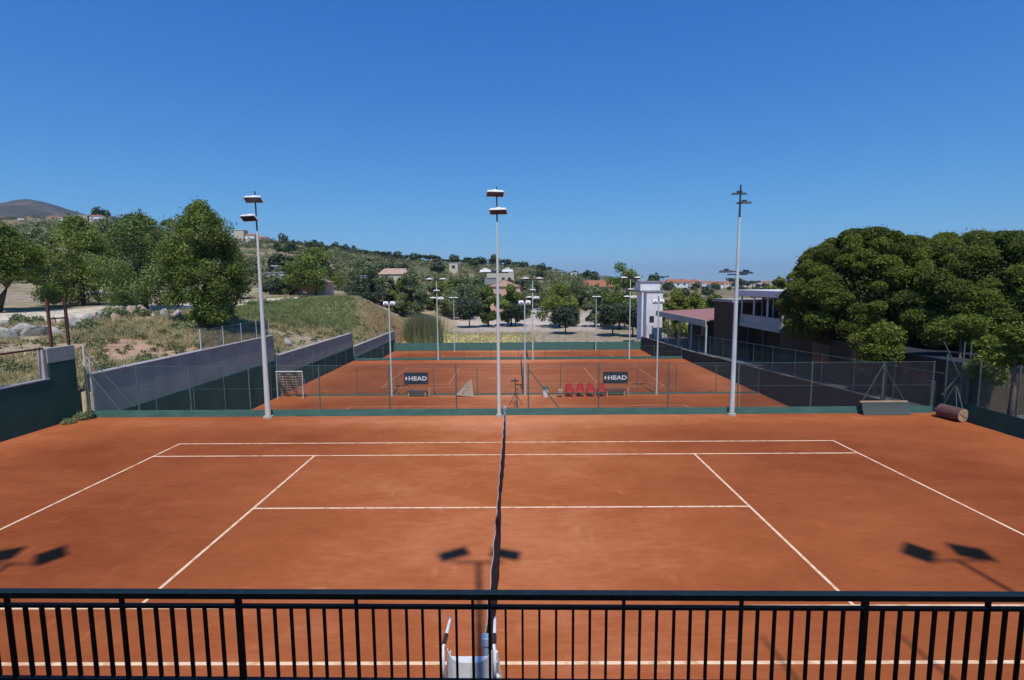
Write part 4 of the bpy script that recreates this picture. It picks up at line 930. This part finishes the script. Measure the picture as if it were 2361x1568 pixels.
# ridge trees: three kinds, copied
def far_tree(seed, kind):
    rnd = random.Random(seed); rg = np.random.default_rng(seed); root = empty("ridge_tree", (0,0,-500))
    if kind == 0: bl = [(rnd.uniform(-.3,.3),rnd.uniform(-.3,.3),.62+rnd.uniform(-.2,.25),.24,.24,.17) for _ in range(9)]
    elif kind == 1: bl = [(rnd.uniform(-.08,.08),rnd.uniform(-.08,.08),.2+.8*t/9,.20*(1-t/11),.20*(1-t/11),.13) for t in range(9)]
    else: bl = [(rnd.uniform(-.42,.42),rnd.uniform(-.42,.42),.72+rnd.uniform(-.08,.1),.22,.22,.11) for _ in range(10)]
    crown("crown", rg, bl, 520, .12, M['L_ridge'], root, inner=.4)
    MB().tube((0,0,-.1),(0,0,.6),.03,.02,n=5).build("trunk", M['bark'], root); return root
protos = [far_tree(1,0), far_tree(2,1), far_tree(3,2)]
used = [False]*3
def ordn(i): return ["first","second","third","fourth","fifth","sixth","seventh","eighth","ninth","tenth","eleventh","twelfth","thirteenth","fourteenth","fifteenth","sixteenth","seventeenth","eighteenth","nineteenth","twentieth","twenty-first","twenty-second","twenty-third","twenty-fourth","twenty-fifth","twenty-sixth","twenty-seventh","twenty-eighth","twenty-ninth","thirtieth","thirty-first","thirty-second","thirty-third","thirty-fourth","thirty-fifth","thirty-sixth","thirty-seventh","thirty-eighth","thirty-ninth","fortieth"][i]
def place_far(kind, px, pyt, hpx, wpx, d, label, group):
    o = protos[kind] if not used[kind] else copy_tree(protos[kind]); used[kind] = True
    Y = d-12.74; X = at(px,pyt,Y)[0]; top = at(px,pyt,Y)[2]; H = hpx*d/1188; W_ = wpx*d/1188
    g = gz(X,Y); zb = min(top-H, g+1.0) if top-H < g+4 else g
    H = max(H, (top-g)*1.0) if top-g < H*2.2 else H
    o.location = (X,Y,top-H*1.02); o.scale = (W_,W_,H); o.rotation_euler = (0,0,px*.7); tag(o, label, "tree", group); return o
ridge = [(651,538,45,30,0),(677,552,30,26,1),(690,556,26,24,0),(704,553,26,14,1),(722,560,22,24,0),(740,557,26,22,0),(757,565,18,22,2),(772,558,22,24,0),(791,563,22,26,0),(810,566,34,24,0),(832,574,20,26,2),(855,577,22,34,2),(876,581,20,30,0),(893,583,20,28,0),(915,580,26,36,0),(938,586,20,26,2),(956,583,24,30,0),(985,585,26,42,2),(1008,594,16,26,0),(1030,596,16,22,2),(1046,586,26,26,0),(1066,597,14,24,2),(1086,592,20,34,2),(1108,592,22,34,0),(1139,587,30,32,0),(1162,596,20,30,2),(1181,601,24,40,0),(1205,612,16,24,2),(1236,612,26,54,0),(1258,614,20,30,2),(1322,624,20,24,0),(1345,630,16,22,2),(620,552,26,26,0),(598,560,24,26,2),(1508,629,16,26,0),(1528,636,10,22,2)]
ridge.sort()
for i, (px, pyt, h_, w_, k) in enumerate(ridge):
    place_far(k, px, pyt, h_, w_, 400 if px < 1300 else 430, "%s dark tree from the left along the skyline ridge" % ordn(i), "dark trees along the skyline ridge")
rt2 = sorted([(20,500,30,34,0),(70,512,24,26,0),(108,505,24,26,2),(168,500,20,20,1),(232,478,34,34,0),(210,500,20,30,0),(252,498,22,30,2),(300,492,20,30,0),(340,500,22,34,0),(390,505,24,36,0),(560,545,24,26,0)])
for i, (px, pyt, h_, w_, k) in enumerate(rt2):
    place_far(k, px, pyt, h_, w_, 430, "%s tree from the left on the hill above the left trees" % ordn(i), "trees on the hill at left")
tw = sorted([(1695,639,16,34,2),(1735,646,14,26,2),(1712,644,10,20,0),(1572,645,12,16,0),(1590,648,10,12,1),(1553,646,10,16,0),(1722,648,14,14,0),(1830,646,14,30,2)])
for i, (px, pyt, h_, w_, k) in enumerate(tw):
    place_far(k, px, pyt, h_, w_, 620, "%s dark tree from the left among the town roofs" % ordn(i), "dark trees in the town")

rnd = random.Random(47); fill = sorted([(rnd.uniform(905,1420), rnd.uniform(128,176)) for k in range(16)])
for i, (px, d) in enumerate(fill):
    g_ = hor(px)+(5.74-gz(.42+(px-1187)*d/1188, d-12.74))*1188/d; h_ = rnd.uniform(40,62)
    big_tree(px, g_, g_-h_, rnd.uniform(62,95), d, 20, 5200, .36, rnd.choice(('L_olive','L_mid','L_mid2','L_bright')), "%s tree from the left in the loose grove behind the car park" % ordn(i), 140+i, .04, group="grove behind the car park")
rnd = random.Random(31); hs = []
for k in range(38):
    d = math.exp(rnd.uniform(math.log(165), math.log(360))); px = rnd.uniform(560,1380); hs.append((px,d))
hs.sort()
for i, (px, d) in enumerate(hs):
    X = .42+(px-1187)*d/1188; Y = d-12.74; H = rnd.uniform(4,8); top = gz(X,Y)+H; pyt = hor(px)-(top-5.74)*1188/d
    place_far(rnd.choice((0,0,2)), px, pyt, H*1188/d, H*rnd.uniform(.9,1.3)*1188/d, d, "%s tree from the left on the scrubby slope below the skyline" % ordn(i), "trees on the scrubby slope")
hs = sorted([(rnd.uniform(1525,1850), math.exp(rnd.uniform(math.log(230), math.log(520)))) for k in range(36)])
for i, (px, d) in enumerate(hs):
    X = .42+(px-1187)*d/1188; Y = d-12.74; H = rnd.uniform(3,5.5); pyt = hor(px)-(gz(X,Y)+H-5.74)*1188/d
    place_far(0, px, pyt, H*1188/d, H*rnd.uniform(1.0,1.5)*1188/d, d, "%s tree from the left on the flat ground before the town" % ordn(i), "trees on the flat ground before the town")
# scrub on the hillsides, one uncountable mass
rg = np.random.default_rng(77); pts = []; 
while len(pts) < 7000:
    px = rg.uniform(-250,1420); d = math.exp(rg.uniform(math.log(135), math.log(470))); Y = d-12.74; X = .42+(px-1187)*d/1188
    if vnoise(np.array([X]),np.array([Y]),26,61)[0] < .27: continue
    if 1040 < px and d < 172: continue
    pts.append((X,Y))
pts = np.array(pts); Z = z_all(pts[:,0],pts[:,1]); r_ = .7+2.3*rg.random(len(pts))**1.8; bl = [(x_,y_,z_+q_*.4,q_,q_,q_*.75) for (x_,y_),z_,q_ in zip(pts,Z,r_)]
o = crown("scrub", rg, bl, 150000, .58, M['L_scrub'], None, inner=.5, flat=.8); tag(o, "dry green scrub covering the slopes behind the courts", "scrub", kind="stuff")
# grass on the bank
rg = np.random.default_rng(78); N = 36000; X = -18.9-rg.random(N)**1.1*22; Y = rg.uniform(8,78,N); keep = ((vnoise(X,Y,3,71)+.4*vnoise(X,Y,.9,72) > .66) | ((np.hypot((X+26)/8,(Y-52)/18) < 1.0) & (rg.random(N) < .8))) & (np.abs(X+lerp(Y,[-30,20,40,60,100],[46,43,37,33.5,33])) > lerp(Y,[0,40,60],[6,6,3.4])); X, Y = X[keep], Y[keep]
P = np.stack([X,Y,z_all(X,Y)-.03],1); gsel = np.hypot((X+26)/8,(Y-52)/18) < .75+.4*(vnoise(X,Y,2,73)-.5)
tag(tuft_field("dry_grass", P[~gsel], 7, .12, .48, .022, M['L_dry'], .35, 9), "straw coloured dry grass on the left bank", "grass", kind="stuff")
tag(tuft_field("green_grass", P[gsel], 9, .15, .5, .022, M['L_grass'], .3, 10), "green grass on the rounded hump", "grass", kind="stuff")
X = rg.uniform(-15,4,2600); Y = rg.uniform(66.5,92,2600); P = np.stack([X,Y,z_all(X,Y)-.03],1)
tag(tuft_field("yellow_grass", P, 5, .15,.5,.04, M['L_dry'], .3, 11), "yellow dry grass behind the far green screen", "grass", kind="stuff")
X = -18.9-rg.random(900)*14; Y = rg.uniform(9,70,900); q_ = rg.uniform(.10,.38,900)*(.5+vnoise(X,Y,5,81)); Z = z_all(X,Y)
o = crown("weeds", rg, [(a_,b_,c_+r_*.3,r_,r_,r_*.7) for a_,b_,c_,r_ in zip(X,Y,Z,q_)], 42000, .09, M['L_scrub'], None, inner=.3, flat=.8); tag(o, "low grey green weeds dotted over the left bank", "weeds", kind="stuff")
# shrubs on the bank
sh = [(1075*0+258,775,42,1.6),(205,790,36,1.1),(50,755,38,1.2),(330,762,44,1.0),(600,800,60,1.2),(425,768,38,.9)]
for i, (px, pyb, d, r_) in enumerate(sh):
    Y = d-12.74; X = at(px,pyb,Y)[0]
    if X > -19.2: X = -19.8
    root = empty("shrub", (X,Y,gz(X,Y)), 0, ["wide grey green shrub on the left bank","shrub just behind the grey wall at left","shrub among the pale boulders","small shrub near the dark tree shadow","shrub in the shade beside the tall wall end","shrub under the large leafy tree"][i], "shrub", "shrubs on the left bank")
    rnd = random.Random(i); bl = [(rnd.uniform(-.6,.6)*r_,rnd.uniform(-.5,.5)*r_,rnd.uniform(.1,.4)*r_,.4*r_,.4*r_,.35*r_) for _ in range(7)]
    crown("foliage", np.random.default_rng(i), bl, 1800, .12, M['L_olive'], root, inner=.3); MB().tube((0,0,-.1),(0,0,.3*r_),.03,n=6).build("stem", M['bark'], root)

# --- umbrella pines on the right
def pine(px, d, pyt, wpx, label, seed, nc=58, zlow=None, trunk=((0,0),(.5,.2))):
    Y = d-12.74; X = .42+(px-1187)*d/1188; zg = gz(X,Y); top = at(px,pyt,Y)[2]; W_ = wpx*d/1188; H = top-zg
    root = empty("umbrella_pine", (X,Y,zg), 0, label, "tree", "umbrella pines on the right"); rnd = random.Random(seed); rg = np.random.default_rng(seed)
    bl = []
    nc = int(nc*2.1)
    for k in range(nc):                                    # cloud-like cushions over a dome
        t = (k+.5)/nc; el = math.asin(1-1.30*t); az = k*2.39996+rnd.uniform(-.3,.3)
        cx, cy, cz = math.cos(el)*math.cos(az), math.cos(el)*math.sin(az), math.sin(el)
        r_ = rnd.choice((.6,.8,1.0,1.15))*rnd.uniform(.85,1.2)*W_/11*.80
        q_ = rnd.uniform(.88,1.0); bl.append((cx*(W_/2-r_*.7)*q_, cy*(W_/2-r_*.7)*q_, H*.46+cz*(H*.54-r_*.45), r_, r_, r_*rnd.uniform(.62,.9)))
    P, dd, idx = blob_points(rg, bl, nc*2300, .80, .66, .03)
    # needle tufts: narrow blades fanning out of the cushions
    V = rot_leaf(rg, P, .13, .30, .4, dd*.8); cl = rg.random(len(bl))*.45+.2; shd = np.clip(cl[idx]+rg.normal(size=len(P))*.18,0,1)
    quads_obj("crown", V, M['L_pine'], root, shd)
    b = MB(); zk = H*.34
    b.path([(0,0,-.4),(.1,.1,zk*.5),(.25,.15,zk),(.3,.2,H*.62)], [.38,.33,.28,.16], 12)
    for e in rnd.sample(bl, 18):
        s0 = np.array((.25,.15,zk*rnd.uniform(.8,1.3))); e = np.array(e[:3])-np.array((0,0,.3)); m_ = s0*.45+e*.55-np.array((0,0,.3)); b.path([s0,m_,e],[.15,.10,.04],7)
    b.build("trunk", M['pinebark'], root, True); 
    # inner foliage mass, its shade painted in as darker leaf colour
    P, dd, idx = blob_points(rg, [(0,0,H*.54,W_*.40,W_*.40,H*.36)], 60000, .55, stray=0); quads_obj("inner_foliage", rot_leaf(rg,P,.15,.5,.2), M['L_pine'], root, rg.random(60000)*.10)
    return root
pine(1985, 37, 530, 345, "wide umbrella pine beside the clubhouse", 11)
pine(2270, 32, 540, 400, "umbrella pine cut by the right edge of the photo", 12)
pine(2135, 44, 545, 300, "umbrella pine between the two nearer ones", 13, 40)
def low_branch(px, py, d, wpx, hpx, label, seed):
    Y = d-12.74; c_ = at(px,py,Y); r_ = wpx*d/1188/2; rz_ = hpx*d/1188/2; root = empty("low_pine", (c_[0],Y,gz(c_[0],Y)), 0, label, "tree", "small low pines on the right")
    zc = c_[2]-gz(c_[0],Y); rnd = random.Random(seed); rg = np.random.default_rng(seed)
    bl = [(rnd.uniform(-.6,.6)*r_, rnd.uniform(-.5,.5)*r_, zc+rnd.uniform(-.6,.6)*rz_, r_*.45, r_*.45, rz_*.42) for _ in range(10)]
    P, dd, idx = blob_points(rg, bl, 22000, .7, .7); quads_obj("crown", rot_leaf(rg,P,.14,.34,.4,dd*.5), M['L_pine'], root, np.clip(.25+rg.random(22000)*.6,0,1))
    MB().path([(0,0,-.3),(.1,0,zc*.5),(0,0,zc)],[.12,.09,.05],8).build("trunk", M['pinebark'], root, True)
low_branch(2020,800,30,120,110,"small pine behind the drag mat",21); low_branch(2215,770,27,130,85,"small pine above the roller",22); low_branch(2280,850,24,90,90,"low pine by the right boundary fence",23)
low_branch(2340,800,21,110,100,"small pine cut by the right edge",26)

# ------------------------------------------------------------------ houses
def house(px, d, wpx, pyt, pyb, wall, roof, label, group, gable=True, windows=0, deep=None, rz=0.0, name="house", storey=None):
    Y = d-12.74; a = at(px-wpx/2,pyb,Y); c_ = at(px+wpx/2,pyt,Y); W_ = c_[0]-a[0]; g = min(gz((a[0]+c_[0])/2,Y), a[2]); H = c_[2]-g; D_ = deep or W_*.8
    root = empty(name, ((a[0]+c_[0])/2,Y,g), rz, label, "house", group)
    rh = min(H*.28, W_*.22) if gable else .25
    MB().box((-W_/2,0,-.5),(W_/2,D_,H-rh)).build("wall", M[wall], root)
    e = .04*W_
    if gable == 'front':
        MB().add([(-W_/2-e,-e,H-rh),(W_/2+e,-e,H-rh),(0,-e,H),(-W_/2-e,D_+e,H-rh),(W_/2+e,D_+e,H-rh),(0,D_+e,H)], [(0,1,2),(5,4,3),(0,2,5,3),(1,4,5,2),(0,3,4,1)]).build("roof", M[roof], root)
        MB().add([(-W_/2,-e-.03,H-rh),(W_/2,-e-.03,H-rh),(0,-e-.03,H-.15)], [(0,1,2)]).build("gable", M[wall], root)
    elif gable:
        MB().add([(-W_/2-e,-e,H-rh),(W_/2+e,-e,H-rh),(W_/2+e,D_+e,H-rh),(-W_/2-e,D_+e,H-rh),(-W_/2*.8,D_/2,H),(W_/2*.8,D_/2,H)], [(0,1,5,4),(2,3,4,5),(1,2,5),(3,0,4),(3,2,1,0)]).build("roof", M[roof], root)
    else: MB().box((-W_/2-e,-e,H-rh),(W_/2+e,D_+e,H)).build("roof", M[roof], root)
    ww = W_/(windows*2+1) if windows else 0
    for k in range(windows):
        x_ = -W_/2+ww*(2*k+1); z_ = (H-rh)*.62; MB().box((x_,-.04,z_-(H-rh)*.14),(x_+ww,0,z_+(H-rh)*.14)).build("window", M['glass'], root)
    return root
house(703,112,78,638,682,'pink','paletile',"pink walled house below the broad light green tree","houses beyond the courts",'front',0)
house(748,118,26,648,680,'cream','greyroof',"small cream outbuilding right of the pink house","houses beyond the courts",False,1)
house(905,140,62,618,650,'cream','paletile',"house with a pale terracotta roof left of the grey green tree","houses beyond the courts",True,0)
house(625,150,55,627,652,'stucco','greyroof',"low white house right of the left floodlight pole","houses beyond the courts",False,3)
house(645,165,36,612,630,'greyroof','stucco',"small grey house with a white roof edge above the low white one","houses beyond the courts",False,2)
house(1162,140,74,644,700,'pink','tile',"pink house behind the centre pole with a tiled gable","houses beyond the courts",'front',2)
house(1153,185,62,622,640,'cream','greyroof',"long grey roofed house behind the centre pole","houses beyond the courts",False,4)
house(1378,190,72,646,700,'cream','tile',"cream house with an orange roof left of the tall bright tree","houses beyond the courts",True,2)
house(1275,380,44,626,640,'stucco','stucco',"long low white villa on the skyline right of centre","houses beyond the courts",False,3)
house(1322,390,14,628,640,'stucco','stucco',"small white cube house on the skyline","houses beyond the courts",False,1)
house(1045,300,20,605,618,'cream','greyroof',"small tan house on the ridge left of the centre pole","houses beyond the courts",False,1)
house(818,190,22,617,634,'stucco','greyroof',"small white house on the slope behind the grass hump","houses beyond the courts",False,1)
house(830,160,26,634,655,'greyroof','greyroof',"grey shed among the trees on the slope","houses beyond the courts",False,1)
house(600,420,26,544,562,'stucco','tile',"white house with a pink roof on the ridge by the left pole","houses beyond the courts",True,1)
house(1130,170,26,640,664,'greyroof','greyroof',"grey house half hidden left of the centre pole","houses beyond the courts",False,1)
house(2045,70,34,738,756,'stucco','greyroof',"white house glimpsed through the gap between the pines","houses beyond the courts",False,1)
lh = sorted([(55,508,24),(82,514,14),(118,506,20),(145,512,22),(160,520,14),(190,506,26),(215,504,22),(243,514,18),(276,526,22),(300,545,24),(548,540,22),(575,548,18),(30,522,16),(385,548,18)])
for i, (px, py, wp) in enumerate(lh):
    house(px, 400, wp*1.15, py-10, py+5, 'stucco' if i%3 else 'cream', 'tile' if i%2 else 'stucco', "%s small pale house from the left on the far hillside" % ordn(i), "pale houses on the far hillside", bool(i%2), 0)
rnd = random.Random(5); town = []
for k in range(150):
    d = rnd.choice((rnd.uniform(400,560),rnd.uniform(520,700),rnd.uniform(700,1000),rnd.uniform(1000,1700))); px = rnd.uniform(1525,1835); town.append((px,d,rnd.uniform(6,12),rnd.uniform(3.5,7),rnd.random(),rnd.random()))
town.sort()
rows = {}
for (px,d,W_,H_,a,b_) in town:
    if rows.get("nearer" if d < 700 else ("middle" if d < 1000 else "farther"), 0) >= 40: continue
    row = "nearer" if d < 700 else ("middle" if d < 1000 else "farther"); rows.setdefault(row, 0); i = rows[row]; rows[row] += 1
    X = .42+(px-1187)*d/1188; Y = d-12.74; g = gz(X,Y)
    H_ = min(H_+max(0,(d-500)/160), 11)
    root = empty("town_house", (X,Y,g), rnd.uniform(-.5,.5), "%s house from the left in the %s rows of the seaside town" % (ordn(i), row), "house", "houses of the seaside town")
    MB().box((-W_/2,-W_*.35,-2),(W_/2,W_*.35,H_*.75)).build("wall", M[['cream','stucco','pink','cream'][int(a*4)]], root)
    if b_ < .72: MB().add([(-W_*.54,-W_*.39,H_*.75),(W_*.54,-W_*.39,H_*.75),(W_*.54,W_*.39,H_*.75),(-W_*.54,W_*.39,H_*.75),(-W_*.4,0,H_),(W_*.4,0,H_)], [(0,1,5,4),(2,3,4,5),(1,2,5),(3,0,4),(3,2,1,0)]).build("roof", M['tile'], root)
    else: MB().box((-W_*.52,-W_*.37,H_*.75),(W_*.52,W_*.37,H_*.8)).build("roof", M['stucco'], root)
    for k in range(2): x_ = -W_*.3+W_*.4*k; MB().box((x_,-W_*.35-.05,H_*.35),(x_+W_*.13,-W_*.35,H_*.6)).build("window", M['glass'], root)

# ------------------------------------------------------------------ boulders, bags, car
def rock_mesh(seed):
    import bmesh
    bm = bmesh.new(); bmesh.ops.create_icosphere(bm, subdivisions=3, radius=1.0); rnd = random.Random(seed)
    dirs = [(Vector((rnd.gauss(0,1),rnd.gauss(0,1),rnd.gauss(0,1))).normalized(), rnd.uniform(.55,.9)) for _ in range(11)]
    for v in bm.verts:
        for dr, k in dirs:
            t = v.co.dot(dr)
            if t > k: v.co -= dr*(t-k)
        v.co *= 1+rnd.uniform(-.02,.02)
    me_ = bpy.data.meshes.new("boulder"); bm.to_mesh(me_); bm.free(); return me_
rms = [rock_mesh(s) for s in (1,2,3,4)]
for me_ in rms: me_.materials.append(M['rock'])
rt = [rock_mesh(s) for s in (5,6)]
for me_ in rt: me_.materials.append(M['tanrock'])
bl_ = sorted([(15,790,31,62,0),(70,778,33,66,0),(110,785,33,60,0),(160,782,34,44,0),(222,768,37,50,0),(258,764,40,40,0),(155,752,40,30,1),(310,765,42,34,0),(345,770,41,30,1),(395,742,46,46,1),(430,746,46,34,1),(490,752,43,36,0),(528,752,44,30,0),(195,745,42,26,1),(20,760,38,34,0),(290,748,44,26,0),(660,752,45,26,0),(595,795,36,12,1)])
for i, (px, py, d, wp, k) in enumerate(bl_):
    px *= .78 if px < 600 else 1; Y = d-12.74; X = at(px,py,Y)[0]; X = min(X,-19.3); s = wp*.98*d/1188/2
    o = bpy.data.objects.new("boulder", (rt if k else rms)[i % (2 if k else 4)]); col.objects.link(o); o.location = (X,Y,gz(X,Y)+s*.3); o.scale = (s,s*.8,s*.62); o.rotation_euler = (.2*i,.13*i,1.3*i)
    tag(o, "%s %s boulder from the left along the bank" % (ordn(i), "tan" if k else "pale grey"), "boulder", "boulders along the left bank")
for i, px in enumerate((206,222,238,252,266,280,294,306)):
    Y = 60+i%2*.8; X = at(px,692,Y)[0]; m_ = rms[i % 4].copy(); m_.materials.clear(); m_.materials.append(M['sack']); o = bpy.data.objects.new("rubble_sack", m_); col.objects.link(o)
    o.location = (X,Y,gz(X,Y)+.32); o.scale = (.55,.5,.42+.1*(i%3)); o.rotation_euler = (0,0,i); tag(o, "%s white sack from the left in the row beyond the road" % ordn(i), "sack", "white rubble sacks in a row")
def car(px, py, d, rz, label, m='carpaint'):
    Y = d-12.74; X = at(px,py,Y)[0]; root = empty("parked_car", (X,Y,gz(X,Y)), rz, label, "car", "cars parked beyond the courts")
    pr_ = [(-2.1,.35),(-2.15,.75),(-1.9,.95),(-1.2,1.0),(-.6,1.42),(.9,1.45),(1.6,1.02),(2.05,.92),(2.1,.35)]
    vs = [(x_,-.85,z_) for x_,z_ in pr_]+[(x_,.85,z_) for x_,z_ in pr_]; n = len(pr_)
    MB().add(vs, [tuple(range(n)), tuple(range(2*n-1,n-1,-1))]+[(i,i+n,(i+1)%n+n,(i+1)%n) for i in range(n)]).build("body", M[m], root)
    for s in (-1,1): MB().add([(-1.1,s*.86,1.0),(1.4,s*.86,1.02),(.85,s*.86,1.38),(-.55,s*.86,1.36)], [(0,1,2,3)]).build("window", M['glass'], root)
    for x_ in (-1.3,1.3):
        for s in (-1,1): MB().tube((x_,s*.70,.33),(x_,s*.88,.33),.33,n=16).build("wheel", M['rubber'], root)
car(1238,704,150,.2,"white car parked behind the dark round trees")

# ------------------------------------------------------------------ the air
hz = MB().box((-13500,-60,-60),(13500,15500,460)).build("haze", None)
hm = bpy.data.materials.new("pale_haze"); hm.use_nodes = True; t = hm.node_tree; t.nodes.clear()
o_ = t.nodes.new("ShaderNodeOutputMaterial"); v_ = t.nodes.new("ShaderNodeVolumePrincipled"); v_.inputs["Density"].default_value = HAZE; v_.inputs["Color"].default_value = (.55,.70,.95,1)
t.links.new(v_.outputs[0], o_.inputs["Volume"]); hz.data.materials.clear(); hz.data.materials.append(hm); tag(hz, "pale blue haze over the far hills and the sea", kind="stuff")
